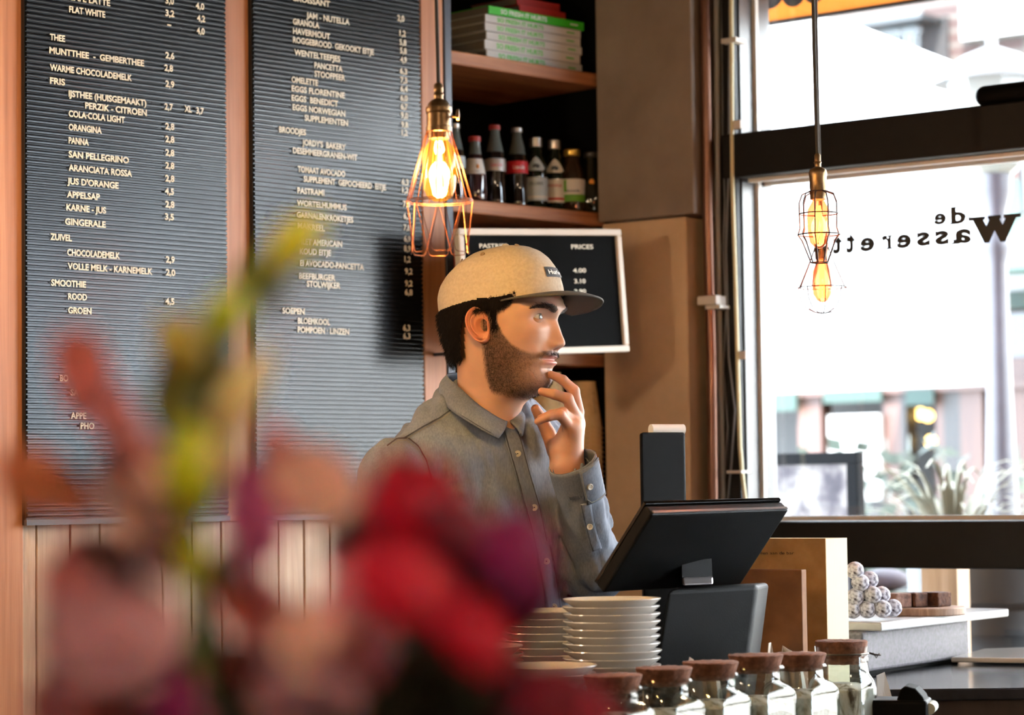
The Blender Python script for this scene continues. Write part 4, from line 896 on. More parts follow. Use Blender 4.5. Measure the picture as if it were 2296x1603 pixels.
# brown rounded jar behind the cap
bs, bz = A.px(1056, 525, -.13)
jr = A.P(bs, -.13, zb3); hh = bz - zb3
tag(MB().lathe([(.03, 0), (.045, .002), (.055, .05), (.05, hh * .5), (.042, hh * .68), (.043, hh * .76), (.041, hh * .86), (.032, hh * .95), (.016, hh * .99), (.001, hh)], jr, 32).obj('brown_jar', mat('brown_clay', '8a6a5a', .6)), 'rounded brown clay jar on the third shelf behind the man\'s cap', 'jar')
# ---------------- small white framed letter board leaning at the shelves
DL, DR = 5.13, 5.40
q = [at(1022, 512, DL), at(1388, 514, DR), at(1404, 789, DR - .015), at(1036, 786, DL - .015)]
pb = thing('price_board', 'small white framed black letter board with prices behind the man\'s head', 'letter board', q[3])
ux = (q[1] - q[0]).normalized(); uz = ((q[0] - q[3]) - ux * (q[0] - q[3]).dot(ux)).normalized(); un = ux.cross(uz).normalized()
if un.dot(CAM - q[0]) < 0: un = -un
wq = (q[1] - q[0]).length; hq = (q[1] - q[2]).length
O = q[3] + (q[0] - q[3]) - uz * hq
def QP(s, n, z): return O + ux * s + un * n + uz * z
def qbox(mb, a, b, c, d, e, f): return mb.hexa([QP(x, y, z) for z in (e, f) for x, y in ((a, d), (b, d), (b, c), (a, c))])
fw = .0145
M_wfr = mat('frame_white', 'd9cdbd', .5)
qbox(qbox(qbox(qbox(MB(), 0, wq, -.012, .008, 0, fw), 0, wq, -.012, .008, hq - fw, hq), 0, fw, -.012, .008, fw, hq - fw), wq - fw, wq, -.012, .008, fw, hq - fw).obj('frame', M_wfr, pb, bevel=.003, seg=3)
qbox(MB(), fw, wq - fw, -.010, .001, fw, hq - fw).obj('letter_panel', mat('panel_black', '060606', .8, Specular_IOR_Level=0.05), pb)
for _s in (.12, .62):
    a_ = QP(wq * _s, -.011, .012); b_ = on(*[0, 0], a_, un) if False else a_
    dpt = (a_ - A.P(0, -.0015, 0)).dot(A.n); MB().tube([a_, a_ - A.n * max(dpt, .02)], .004, 10).obj('support_peg', M_steel, pb)
t = MB()
def qrow(txt, x0, y0, x1, hp):
    a = on(x0, y0, O + un * .0015, un) - O; b = on(x1, y0, O + un * .0015, un) - O
    text_on(t, QP, txt, a.dot(ux), a.dot(uz), b.dot(ux), hp * DR / FPX, .0018, .016)
for r_ in (('PASTRIES', 1075, 556, 1138, 9), ('PRICES', 1281, 558, 1330, 9.5), ('4.00', 1285, 611, 1314, 9), ('3.10', 1288, 635, 1313, 9), ('2.90', 1288, 658, 1314, 9)): qrow(*r_)
t.obj('lettering', M_letter, pb)
# ---------------- stacks of paper cups on the fourth shelf
M_cup = mat('kraft_cup', 'd8b47c', .8); noisy(M_cup, ((.35, 'd0aa72'), (.65, 'dfbd88')), 60, 4)
cupm = MB().lathe([(.031, .108), (.0315, .1085), (.0312, .104), (.045, .004), (.0465, .004), (.0472, .002), (.0465, 0), (.0450, .0005), (.044, .004), (.0302, .103), (.001, .103)], (0, 0, 0), 36)
CUP = cupm.obj('paper_cup', M_cup)
tmk = MB()
for k_ in range(2): pass
sleeve = MB(); vs, fs = text_mesh('de wasserette', 1.0, .01); xm = min(v.x for v in vs); xM = max(v.x for v in vs)
for v in vs:
    pass
sleeve.add([Vector(((.0466 - .0144 * z / .1) * math.cos(PHI0 + .75 + a), (.0466 - .0144 * z / .1) * math.sin(PHI0 + .75 + a), z)) for v in vs for z in [.085 - .05 * (v.x - xm) / (xM - xm)] for a in [(v.y - .3) * .10]], fs)
CUPTX = None
zc4 = SHELF_Z[3] + .0006; first = [True]
def cup_stack(px, n, cnt, pitch, top_y, who, grp):
    s, _ = A.px(px, 1000, n)
    ztop = A.px(px, top_y, n)[1]; k = 1.0; p = (ztop - zc4 - .1085) / max(cnt - 1, 1)
    for i in range(cnt):
        o = CUP if first[0] else CUP.copy()
        if first[0]: first[0] = False
        else: COL.objects.link(o)
        o.location = A.P(s, n, zc4 + p * i)
        w_ = ['first', 'second', 'third', 'fourth', 'fifth', 'sixth', 'seventh', 'eighth', 'ninth', 'tenth', 'eleventh', 'twelfth', 'thirteenth', 'fourteenth', 'fifteenth', 'sixteenth', 'seventeenth', 'eighteenth']
        tag(o, ('topmost upside down kraft cup of ' if i == cnt - 1 else w_[cnt - 1 - i] + ' kraft cup from the top of ') + who, 'cup', grp)
        if i == cnt - 1: sleeve.obj('cup_lettering', M_ink, None).parent = o
cup_stack(1307, -.052, 15, .01, 856, 'the cup stack right of the hand', 'cups in the stack right of the hand')
cup_stack(1228, -.052, 15, .01, 836, 'the cup stack behind the hand', 'cups in the stack behind the hand')
# ================================================================== pendant lamps, pipes, cables
M_brass = mat('aged_brass', '7a6044', 0.35, 0.85); noisy(M_brass, ((.3, '5c4630'), (.7, '9a7c58')), 30, 4)
M_copw = mat('copper_wire', '8a5238', 0.4, 0.85); M_dwire = mat('dark_wire', '2a1c16', 0.5, 0.3)
M_cord = mat('lamp_cord', '3a3228', 0.8); M_amber = bpy.data.materials.new('amber_bulb')
def bulb_mat(name, em, st, tint):
    m = bpy.data.materials.new(name); m.use_nodes = True; nt = m.node_tree; nt.nodes.clear()
    o = nt.nodes.new('ShaderNodeOutputMaterial'); a1 = nt.nodes.new('ShaderNodeAddShader'); t = nt.nodes.new('ShaderNodeBsdfTransparent'); t.inputs[0].default_value = tint
    e = nt.nodes.new('ShaderNodeEmission'); e.inputs[0].default_value = lin(em); e.inputs[1].default_value = st
    g = nt.nodes.new('ShaderNodeBsdfGlossy'); g.inputs['Roughness'].default_value = .03; mx = nt.nodes.new('ShaderNodeMixShader')
    nt.links.new(t.outputs[0], mx.inputs[1]); nt.links.new(g.outputs[0], mx.inputs[2]); nt.links.new(schlick(nt), mx.inputs[0])
    nt.links.new(mx.outputs[0], a1.inputs[0]); nt.links.new(e.outputs[0], a1.inputs[1]); nt.links.new(a1.outputs[0], o.inputs[0]); return m
bpy.data.materials.remove(M_amber)
M_amber = bulb_mat('amber_bulb', 'ff9a1e', 0.40, (1.0, .82, .45, 1)); M_amber2 = bulb_mat('pale_amber_bulb', 'ffa860', 0.12, (1.0, .36, .2, 1))
M_fil = emit('filament_glow', 'ffc058', 16.0); M_fil2 = emit('filament_glow_soft', 'ffb050', 12.0)
def pendant(label, px, ytop, D, wire, glass, fil, power, cage):
    """px: axis x at the socket; all other numbers are pixels at depth D turned into metres"""
    k = D / FPX
    base = at(px, ytop, D); ctr_ = Vector((base.x, base.y, 0))
    Z = lambda y: at(px, y, D).z
    root = thing('pendant_lamp', label, 'lamp', Vector((base.x, base.y, Z(cage['bot']))))
    y = cage
    MB().tube([Vector((base.x, base.y, Z(y['relief'])))] + [Vector((base.x - 0.004 * math.sin(i), base.y, Z(y['relief']) + (zc - Z(y['relief'])) * i / 6)) for i in range(1, 7)], 4.2 * k, 8).obj('cord', M_cord, root)
    P = lambda lst: [(r * k, Z(v)) for r, v in lst]
    MB().lathe(P(y['relief_prof']), ctr_, 20).obj('strain_relief', M_brass, root)
    so = MB().lathe(P(y['socket_prof']), ctr_, 28).obj('socket', M_brass, root)
    if 'switch' in y:
        yy, rr_ = y['switch']; c = Vector((base.x, base.y, Z(yy))); d = RI
        MB().tube([c + d * 22 * k, c + d * 46 * k], 3 * k, 8).lathe([(2 * k, 42 * k), (rr_ * k, 44 * k), (rr_ * k, 50 * k), (1 * k, 52 * k)], c, 16, FI, ZUP, (d * .92 - FI * .4).normalized()).obj('switch_key', M_brass, so)
    MB().lathe(P(y['bulb']), ctr_, 28).obj('bulb', glass, root)
    y0, y1 = y['fil']; mb = MB()
    for i in range(6):
        a = i * math.pi / 3
        mb.tube([ctr_ + RI * (4 * k * math.cos(a)) + FI * (4 * k * math.sin(a)) + ZUP * Z(y0), ctr_ + RI * (y['filr'] * k * math.cos(a)) + FI * (y['filr'] * k * math.sin(a)) + ZUP * Z(y1), ctr_ + RI * (4 * k * math.cos(a + .5)) + FI * (4 * k * math.sin(a + .5)) + ZUP * Z(y0 + 6)], y.get('filt', 1.6) * k, 6)
    mb.obj('filament', fil, root)
    cg = MB()
    pol = lambda r, yv, a: ctr_ + RI * (r * k * math.cos(a)) + FI * (r * k * math.sin(a)) + ZUP * Z(yv)
    wr = y['wire'] * k
    for r, yv in y['rings']: cg.tube([pol(r, yv, a) for a in arc(32)], wr, 6, True)
    nw = y['n']
    for i in range(nw):
        a = 2 * math.pi * (i + .3) / nw
        cg.tube([pol(r, yv, a) for r, yv in y['wires']], wr, 6)
    if 'zig' in y:
        (r0, ya), (r1, yb), nz = y['zig']
        for i in range(nz):
            a = 2 * math.pi * (i + .15) / nz; w2 = 2 * math.pi / nz
            cg.tube([pol(r0, ya, a), pol(r1, yb - 4, a + w2 * .55), pol(r1, yb, a + w2 * .68), pol(r1, yb, a + w2 * 1.25), pol(r1, yb - 4, a + w2 * 1.38), pol(r0, ya, a + w2 * 1.9)], wr, 6)
    if 'cross' in y:
        for i in range(4):
            a = math.pi * i / 4
            cg.tube([pol(r, yv, a) for r, yv in y['cross']] + [pol(r, yv, a + math.pi) for r, yv in y['cross'][::-1]], wr, 6)
    cg.obj('wire_cage', wire, root)
    l = lamp('bulb_light', 'POINT', ctr_ + ZUP * Z((y0 + y1) / 2), power, (1.0, .68, .38), shadow_soft_size=.02)
    return root
c1 = dict(bot=577, relief=192, relief_prof=[(6, 186), (10, 190), (11, 204), (9, 208), (12, 212), (10, 216), (11, 224), (6, 226)],
          socket_prof=[(8, 222), (18, 226), (24, 234), (25, 240), (29, 241), (30, 248), (29, 254), (27, 256), (27, 276), (27, 284), (29, 286), (29, 296), (26, 298), (24, 312), (16, 314)], switch=(262, 13),
          bulb=[(15, 310), (22, 318), (33, 332), (38, 350), (38, 400), (36, 425), (28, 443), (14, 452), (1, 454)], fil=(335, 436), filr=13, filt=1.5,
          wire=1.05, rings=[(28, 296), (74, 451), (74, 455)], n=14, wires=[(28, 296), (52, 375), (74, 452)], zig=[(74, 452), (66, 570), 8])
pendant('copper wire cage pendant lamp with a glowing amber bulb in front of the shelves', 983, 190, 3.70, M_copw, M_amber, M_fil, 10.0, c1)
c2 = dict(bot=595, relief=352, relief_prof=[(4, 344), (7, 348), (7, 362), (9, 364), (7, 368), (7, 375), (4, 376)],
          socket_prof=[(6, 374), (18, 380), (21, 388), (20, 395), (19, 400), (19, 418), (18, 430), (19, 432), (18, 448), (10, 450)],
          bulb=[(11, 446), (16, 456), (24, 470), (26, 490), (25, 520), (20, 545), (8, 557), (1, 558)], fil=(462, 546), filr=9, filt=1.4,
          wire=1.5, rings=[(21, 430), (43, 480), (47, 527), (19, 590)], n=9, wires=[(20, 430), (36, 436), (43, 455), (43, 480), (42, 512), (47, 527), (38, 540), (19, 590)])
pendant('dark wire cage pendant lamp with a pale amber bulb in front of the window', 1833, 350, 4.45, M_dwire, M_amber2, M_fil2, 2.0, c2)
c3 = dict(bot=703, relief=500, relief_prof=[(4, 492), (6, 496), (6, 510), (4, 520)], socket_prof=[(5, 518), (14, 524), (16, 532), (16, 560), (15, 582), (8, 584)],
          bulb=[(9, 580), (13, 588), (21, 608), (23, 640), (21, 660), (12, 675), (1, 679)], fil=(592, 668), filr=6, filt=1.2,
          wire=1.5, rings=[(16, 556), (54, 645)], n=8, wires=[(16, 556), (34, 600), (54, 645)], cross=[(54, 645), (49, 672), (36, 692), (18, 701), (3, 703)])
pendant('second wire cage pendant lamp hanging lower, just behind the first by the window', 1841, 500, 5.0 - .12, M_dwire, M_amber2, M_fil2, 1.0, c3)
# ---- pipes and cables between pillar and window
M_copper = mat('copper_pipe', '8a6656', 0.35, 0.8); noisy(M_copper, ((.3, '6a4638'), (.6, '8a6656'), (.8, 'ae8c7a')), 10, 5, (1, 1, .3))
M_gpipe = mat('grey_pipe', '8c8a86', 0.4); M_cab = mat('grey_cable', '77787c', 0.45); M_hose = mat('cream_hose', 'd8d0a8', 0.4); M_dcab = mat('black_cable', '141414', 0.5); M_clip = mat('white_clip', 'd5d0c8', 0.5); M_yel = mat('yellow_hose', 'd9c85a', 0.4)
def vpipe(name, label, pts, n, r, m_, cat, cont=True):
    P = []
    for x, y in pts:
        s, z = B.px(x, y, n); P.append(B.P(s, n, z))
    a = P[0].copy(); a.z = zc - .001; b = P[-1].copy(); b.z = .001
    return tag(MB().tube([a] + P + [b], r, 12).obj(name, m_), label, cat)
kx = 5.5 / FPX
vpipe('copper_pipe', 'long copper pipe running up beside the pillar', [(1581, 0), (1588, 500), (1596, 800), (1600, 1130)], 0.045, 12 * kx, M_copper, 'pipe')
vpipe('grey_pipe', 'thin grey pipe right behind the copper pipe', [(1606, 0), (1609, 500), (1614, 800), (1621, 1130)], 0.022, 7 * kx, M_gpipe, 'pipe')
vpipe('grey_cable', 'wavy grey cable nearest to the thin grey pipe', [(1618, 0), (1620, 300), (1626, 450), (1621, 560), (1628, 700), (1622, 830), (1632, 960), (1624, 1080), (1622, 1130)], 0.01, 2.6 * kx, M_cab, 'cable')
vpipe('black_cable', 'black cable bundle between the grey cables', [(1630, 0), (1632, 400), (1636, 700), (1636, 1130)], 0.0, 7 * kx, M_dcab, 'cable')
vpipe('grey_cable', 'grey cable curving across the black cable bundle', [(1636, 0), (1634, 380), (1628, 560), (1634, 800), (1648, 920), (1640, 1040), (1630, 1130)], 0.022, 2.4 * kx, M_cab, 'cable')
vpipe('cream_hose', 'cream hose turning yellow near the window frame', [(1640, 0), (1642, 400), (1648, 600), (1655, 850), (1659, 1000), (1664, 1060), (1672, 1130)], 0.03, 4.5 * kx, M_hose, 'hose')
cl = thing('pipe_clip', 'white clip holding the copper pipe', 'clip', B.P(*((B.px(1590, 672, .05)[0], .05, B.px(1590, 672, .05)[1]))))
def bpx(mb, x0, x1, y0, y1, n0, n1):
    s0, z1 = B.px(x0, y0, n1); s1, z0 = B.px(x1, y1, n1); return mb.fbox(B, s0, s1, n0, n1, z0, z1)
bpx(MB(), 1562, 1606, 664, 682, 0.0, .064).obj('clamp', M_clip, cl, bevel=.003)
bpx(MB(), 1580, 1614, 685, 691, .0, .06).obj('strap', M_clip, cl, bevel=.001)
for x, y, lb in ((1664, 796, 'small white cable clip on the dark window post, lower one'), (1652, 279, 'small white cable clip on the dark window post, upper one')):
    bpx(MB(), x - 8, x + 8, y - 9, y + 9, .0205, .03); tag(bpx(MB(), x - 8, x + 8, y - 9, y + 9, .0205, .032).obj('cable_clip', M_clip, bevel=.002), lb, 'clip')
for x, y, lb in ((1632, 90, 'white cable tie round the cables high up'), (1644, 1058, 'white cable tie round the cables low down')):
    tag(bpx(MB(), x - 16, x + 18, y - 3, y + 3, .0, .041).obj('cable_tie', M_clip, bevel=.001), lb, 'cable tie')
# ================================================================== the man behind the counter
DM = 4.2
def M(px, py, df=0.0): return at(px, py, DM + df)
PXM = FPX / DM
# ---- signed distance helpers -> one continuous surface (surface nets)
def vnoise(P, scale, seed=0):
    q = P * scale + seed * 17.3; i = np.floor(q).astype(np.int64); f = q - i; f = f * f * (3 - 2 * f)
    def h(a, b, c): 
        n = (a * 374761393 + b * 668265263 + c * 2147483647 // 7 + seed * 1013) & 0x7fffffff
        n = (n ^ (n >> 13)) * 1274126177 & 0x7fffffff
        return ((n ^ (n >> 16)) & 0xffff) / 65535.0
    r = 0
    for a in (0, 1):
        for b in (0, 1):
            for c in (0, 1):
                w_ = (f[..., 0] if a else 1 - f[..., 0]) * (f[..., 1] if b else 1 - f[..., 1]) * (f[..., 2] if c else 1 - f[..., 2])
                r = r + w_ * h(i[..., 0] + a, i[..., 1] + b, i[..., 2] + c)
    return r
def cap(P, a, b, ra, rb):
    a = np.array(a); b = np.array(b); d = b - a
    t = np.clip(((P - a) @ d) / (d @ d), 0, 1)
    return np.linalg.norm(P - a - t[..., None] * d, axis=-1) - (ra + (rb - ra) * t)
def ell(P, c, ax, r):
    q = (P - np.array(c)) @ np.array([list(v) for v in ax]).T / np.array(r)
    k = np.linalg.norm(q, axis=-1); k2 = np.linalg.norm(q / np.array(r), axis=-1)
    return k * (k - 1) / np.maximum(k2, 1e-6)
def smin(a, b, k): 
    h = np.clip(0.5 + 0.5 * (b - a) / k, 0, 1); return b * (1 - h) + a * h - k * h * (1 - h)
def nets(fn, lo, hi, st):
    lo = np.array(lo); n = np.ceil((np.array(hi) - lo) / st).astype(int) + 1
    g = [lo[i] + st * np.arange(n[i]) for i in range(3)]
    P = np.stack(np.meshgrid(*g, indexing='ij'), -1); S = fn(P)
    ins = S < 0
    acc = np.zeros(tuple(n - 1) + (3,)); cnt = np.zeros(tuple(n - 1))
    sl = lambda o: tuple(slice(o[i], n[i] - 1 + o[i]) for i in range(3))
    crn = [(a, b, c) for a in (0, 1) for b in (0, 1) for c in (0, 1)]
    for a in crn:
        for ax in range(3):
            if a[ax] == 0:
                b = list(a); b[ax] = 1; b = tuple(b)
                s0, s1 = S[sl(a)], S[sl(b)]; x = (s0 < 0) != (s1 < 0)
                t = np.where(x, s0 / np.where(x, s0 - s1, 1), 0)
                p = np.zeros(acc.shape); 
                for i in range(3): p[..., i] = a[i]
                p[..., ax] = t
                acc += np.where(x[..., None], p, 0); cnt += x
    m = cnt > 0; idx = -np.ones(m.shape, int); idx[m] = np.arange(m.sum())
    ijk = np.argwhere(m); V = lo + st * (ijk + acc[m] / cnt[m][:, None])
    F = []
    for ax in range(3):
        u, v = (ax + 1) % 3, (ax + 2) % 3
        a = [slice(1, n[i] - 1) for i in range(3)]; a[ax] = slice(0, n[ax] - 1)
        b = list(a); b[ax] = slice(1, n[ax])
        s0, s1 = ins[tuple(a)], ins[tuple(b)]
        for flip, msk in ((False, s0 & ~s1), (True, ~s0 & s1)):
            c = np.argwhere(msk); 
            if not len(c): continue
            for i in range(3):
                if i != ax: c[:, i] += 1
            def cell(du, dv):
                d = c.copy(); d[:, u] -= du; d[:, v] -= dv; return idx[d[:, 0], d[:, 1], d[:, 2]]
            q = np.stack([cell(1, 1), cell(0, 1), cell(0, 0), cell(1, 0)], 1)
            F.append(q[:, ::-1] if flip else q)
    F = np.concatenate(F); F = F[(F >= 0).all(1)]
    return V, F
class NB:                                    # numpy mesh collector
    def __init__(s): s.V = []; s.F = []; s.C = []; s.n = 0
    def add(s, V, F, C=None):
        V = np.asarray(V, float); s.V.append(V); s.F += [[int(i) + s.n for i in f] for f in F]
        s.C.append(np.tile([0.0, 0, 0], (len(V), 1)) if C is None else np.asarray(C, float)); s.n += len(V)
    def obj(s, name, m, parent=None, attr=True):
        me = bpy.data.meshes.new(name); V = np.concatenate(s.V) - np.array(wloc(parent)); me.from_pydata(V.tolist(), [], s.F)
        me.polygons.foreach_set('use_smooth', [True] * len(me.polygons))
        if attr:
            C = np.concatenate(s.C); a = me.color_attributes.new('tone', 'FLOAT_COLOR', 'POINT'); a.data.foreach_set('color', np.c_[C, np.ones(len(C))].ravel().astype(np.float32))
        me.update(); me.materials.append(m); o = bpy.data.objects.new(name, me); COL.objects.link(o)
        if parent: o.parent = parent
        return o
SKIN = np.array(lin('c2957c')[:3]); LIP = np.array(lin('a8665a')[:3]); BEARD = np.array(lin('33221a')[:3]); EARC = np.array(lin('c47e62')[:3])
M_skin = mat('skin', 'c08a6c', 0.5, Subsurface_Weight=0.12, Subsurface_Scale=0.01)
_va = N(M_skin, 'ShaderNodeVertexColor', layer_name='tone')
_ns = N(M_skin, 'ShaderNodeTexNoise', Scale=350.0, Detail=3.0); L(M_skin, coords(M_skin), _ns.inputs['Vector'])
L(M_skin, _va.outputs['Color'], bsdf(M_skin).inputs['Base Color']); bump(M_skin, _ns.outputs['Fac'], 0.12, 0.001)

# ---- head frame
YAW = math.radians(24)
HF = RI * math.cos(YAW) - FI * math.sin(YAW); HL = ZUP.cross(HF); HO = M(1121, 716, 0.0)
Hm = np.array([list(HF), list(HL), list(ZUP)]); Ho = np.array(HO)
def hw(p): return np.asarray(p) @ Hm + Ho
_tc = {}
def tab(z, t):
    if id(t) not in _tc:
        zz_ = np.arange(-.36, .18, .0005); v = np.interp(zz_, [a for a, _ in t[::-1]], [b for _, b in t[::-1]])
        k = np.exp(-(np.arange(-16, 17) * .0005 / .0026) ** 2); k /= k.sum(); v = np.convolve(np.pad(v, 16, 'edge'), k, 'valid'); _tc[id(t)] = (zz_, v)
    return np.interp(z, *_tc[id(t)])
AF = [(.135, .004), (.13, .028), (.115, .058), (.10, .076), (.07, .096), (.045, .105), (.03, .1085), (.018, .1105), (.012, .1105), (.004, .1065), (-.005, .1015), (-.015, .0985), (-.03, .0960), (-.045, .0968), (-.0555, .0988), (-.063, .0985), (-.0705, .0955), (-.0765, .0955), (-.0855, .0905), (-.095, .0905), (-.105, .0890), (-.1155, .084), (-.123, .075), (-.130, .060), (-.136, .046), (-.145, .036), (-.16, .030), (-.20, .032), (-.32, .05)]
AB = [(.135, .004), (.13, .03), (.115, .062), (.10, .078), (.07, .092), (.03, .098), (0, .097), (-.03, .089), (-.06, .080), (-.08, .074), (-.10, .074), (-.14, .080), (-.2, .095), (-.32, .115)]
AW = [(.135, .004), (.13, .025), (.115, .045), (.10, .057), (.07, .070), (.04, .0755), (0, .0755), (-.02, .074), (-.04, .0715), (-.06, .0675), (-.08, .063), (-.1, .0575), (-.115, .054), (-.13, .053), (-.15, .0545), (-.18, .06), (-.22, .07), (-.32, .1)]
AX = [(.135, 0), (-.06, 0), (-.10, -.012), (-.14, -.024), (-.2, -.03), (-.32, -.03)]
EF = [(.135, 2), (.03, 2.35), (0, 2.45), (-.04, 2.3), (-.08, 2.15), (-.11, 2.05), (-.14, 2), (-.32, 2)]
NOSE = [(.01, 0), (.004, .001), (-.005, .003), (-.018, .0105), (-.03, .0165), (-.040, .0205), (-.045, .0212), (-.049, .0185), (-.0525, .0105), (-.056, .002), (-.06, 0)]
NW = [(.01, .0075), (-.005, .0085), (-.018, .0100), (-.03, .0112), (-.042, .0125), (-.056, .012)]
g = lambda u, s: np.exp(-(u / s) ** 2)
def head_point(z, th):
    """z, th arrays -> local xyz (x forward, y left, z up)"""
    xc = tab(z, AX); c = np.cos(th); s = np.sin(th); ef = tab(z, EF); e = np.where(c > 0, ef, 2.1)
    a = np.where(c > 0, tab(z, AF) - xc, tab(z, AB) + xc); w_ = tab(z, AW)
    x = xc + a * np.sign(c) * np.abs(c) ** (2 / e); y = w_ * np.sign(s) * np.abs(s) ** (2 / e)
    fr = np.clip(c * 3, 0, 1); ay = np.abs(y)
    d = tab(z, NOSE) * np.exp(-(ay / tab(z, NW)) ** 2.4)
    d = d + .0065 * g(ay - .0135, .0060) * g(z + .0475, .0065)                 # wings
    d = d - .0050 * g(ay - .0068, .0036) * g(z + .0545, .0028)                 # nostrils
    d = d - .0150 * g(ay - .033, .0165) * g(z + .002, .0105)                   # eye sockets
    d = d - .0030 * g(ay - .016, .0075) * g(z + .004, .010)
    d = d + .0040 * g(ay - .028, .020) * g(z - .0145, .0065)                   # brow
    d = d + .0045 * g(ay - .046, .017) * g(z + .026, .013)                     # cheek bones
    d = d - .0045 * g(ay - .046, .014) * g(z + .062, .018)                     # hollow cheeks
    lw = np.clip(1 - (ay / .027) ** 2, 0, 1) ** .6
    d = d + .0034 * lw * g(z + .0658, .0036) + .0042 * lw * g(z + .0768, .0042) - .0042 * np.clip(1 - (ay / .030) ** 2, 0, 1) ** .5 * g(z + .0709 + .06 * ay * ay, .0017)
    d = d - .0018 * g(ay, .0035) * g(z + .060, .005)
    d = d - .0030 * np.clip(1 - (ay / .024) ** 2, 0, 1) * g(z + .0865, .004)
    d = d + .0035 * g(ay, .020) * g(z + .106, .010)
    d = d - .0025 * g(ay - .030, .007) * g(z + .058, .014)                     # nasolabial
    x = x + d * fr
    return np.stack([x, y, z], -1)
zz = np.concatenate([np.linspace(.135, .03, 22), np.linspace(.028, -.135, 150), np.linspace(-.14, -.215, 14)])
tt = np.linspace(-np.pi, np.pi, 241)[:-1]; tt = tt - 0.45 * np.sin(tt)              # denser at the face
Zg, Tg = np.meshgrid(zz, tt, indexing='ij')
HP = head_point(Zg, Tg); nr, nc = Zg.shape
_t = np.clip((HP[..., 2] - .03) / .105, 0, 1); HP[..., 2] = np.where(HP[..., 2] > .03, .03 + (HP[..., 2] - .03) * .74, HP[..., 2]); HP[..., 0] *= 1 - .06 * np.clip(_t * 4, 0, 1); HP[..., 1] *= 1 - .05 * np.clip(_t * 4, 0, 1)
def beard_mask(p):
    x, y, z = p[..., 0], np.abs(p[..., 1]), p[..., 2]
    zl = np.interp(x, [-.02, .008, .016, .028, .036, .048, .062, .075, .1], [.05, .05, .02, -.006, -.026, -.043, -.053, -.0585, -.0585])
    m = np.clip((zl - z) / .006, 0, 1) * np.clip((x - (-.004 + .25 * np.clip(-.10 - z, 0, 1))) / .008, 0, 1)
    m = m * np.clip((z + .140 - .25 * np.clip(.05 - x, 0, .06)) / .010, 0, 1)
    inlip = np.clip((.0275 - y) / .003, 0, 1) * np.clip((z + .0845) / .003, 0, 1) * np.clip((-.0635 - z) / .002, 0, 1) * (x > .05)
    soft = np.clip((.024 - y) / .004, 0, 1) * np.clip((y - .006) / .003, 0, 1) * np.clip((z + .092) / .004, 0, 1) * np.clip((-.080 - z) / .003, 0, 1) * (x > .05)
    must = np.clip((.031 - y) / .004, 0, 1) * np.clip((-.0565 - z) / .002, 0, 1) * np.clip((z + .0665) / .0015, 0, 1) * (x > .06) 
    gap = np.clip((.034 - y) / .003, 0, 1) * np.clip((z + .0575) / .002, 0, 1) * (x > .06)
    m = np.clip(m - inlip - .9 * soft - gap, 0, 1)
    return np.maximum(m, must * np.clip(1 - inlip, 0, 1))
def hair_mask(p):
    x, y, z = p[..., 0], np.abs(p[..., 1]), p[..., 2]
    front = np.interp(z, [-.1, -.05, -.03, -.006, .006, .010, .020, .030, .14], [-.040, -.036, -.034, -.030, -.022, .036, .052, .058, .09])
    low = -.080 + .25 * np.clip(x + .075, 0, 1)
    side = (x > .0175) & (x < .029 + .3 * np.clip(z, 0, 1)) & (z > -.022) & (z < .014) & (y > .04)
    return np.maximum(((x < front) & (z > low) & (z < .012 + .19 * (x + .1))).astype(float) * np.clip((z - low) / .006, 0, 1), side * .45)
bm_ = beard_mask(HP); bm_ = bm_ * (1 - .55 * g(np.abs(HP[..., 1]) - .030, .018) * g(HP[..., 2] + .088, .020) * (HP[..., 0] > .045)) * np.clip(.62 + (.07 - HP[..., 0]) * 4, .5, 1); bm_ = np.maximum(bm_, np.minimum(beard_mask(HP), .9 * (g(np.abs(HP[..., 1]), .030) * g(HP[..., 2] + .062, .006) + g(HP[..., 1], .02) * g(HP[..., 2] + .118, .02)))); hm_ = hair_mask(HP)
nz = vnoise(HP * np.array([1, 1, 1.0]), 900.0, 3); nz2 = vnoise(HP, 60.0, 5)
col = np.tile(SKIN, (nr, nc, 1)) * (0.93 + .14 * nz2[..., None])
ay = np.abs(HP[..., 1]); Zv = HP[..., 2]
lipm = np.clip(1 - (ay / .0265) ** 2, 0, 1) ** .5 * np.clip(np.minimum((-.0640 - Zv + .0015 * g(ay, .004)) / .0015, (Zv + .0815) / .002), 0, 1) * (HP[..., 0] > .06)
red = .55 * g(ay, .018) * g(Zv + .043, .016) * (HP[..., 0] > .08) + .35 * g(ay - .045, .02) * g(Zv + .03, .02)
col = col * (1 - red[..., None] * np.array([0.0, .16, .18]))
col = col * (1 - lipm[..., None]) + LIP * lipm[..., None]
mb_ = np.clip(bm_ * (.68 + .5 * nz), 0, .92)[..., None]; col = col * (1 - mb_) + BEARD * mb_
mh = np.clip(hm_ * .95, 0, 1)[..., None]; col = col * (1 - mh) + BEARD * .5 * mh
brow_z = lambda y: np.interp(y, [.010, .020, .034, .050, .058], [.0085, .0115, .0160, .0155, .0115])
bw = np.clip(1 - np.abs(Zv - brow_z(ay)) / np.interp(ay, [.010, .018, .035, .052, .058], [.003, .0052, .0050, .0032, .001]), 0, 1) * (ay > .011) * (ay < .058) * (HP[..., 0] > .05)
bw = np.clip(bw * 2, 0, .8)[..., None]; col = col * (1 - bw) + BEARD * .8 * bw
body = NB()
vid = np.arange(nr * nc).reshape(nr, nc); F = []
for i in range(nr - 1):
    for j in range(nc):
        k = (j + 1) % nc; F.append((vid[i, j], vid[i + 1, j], vid[i + 1, k], vid[i, k]))
F.append(list(vid[0])); F.append(list(vid[-1][::-1]))
body.add(hw(HP.reshape(-1, 3)), F, col.reshape(-1, 3))
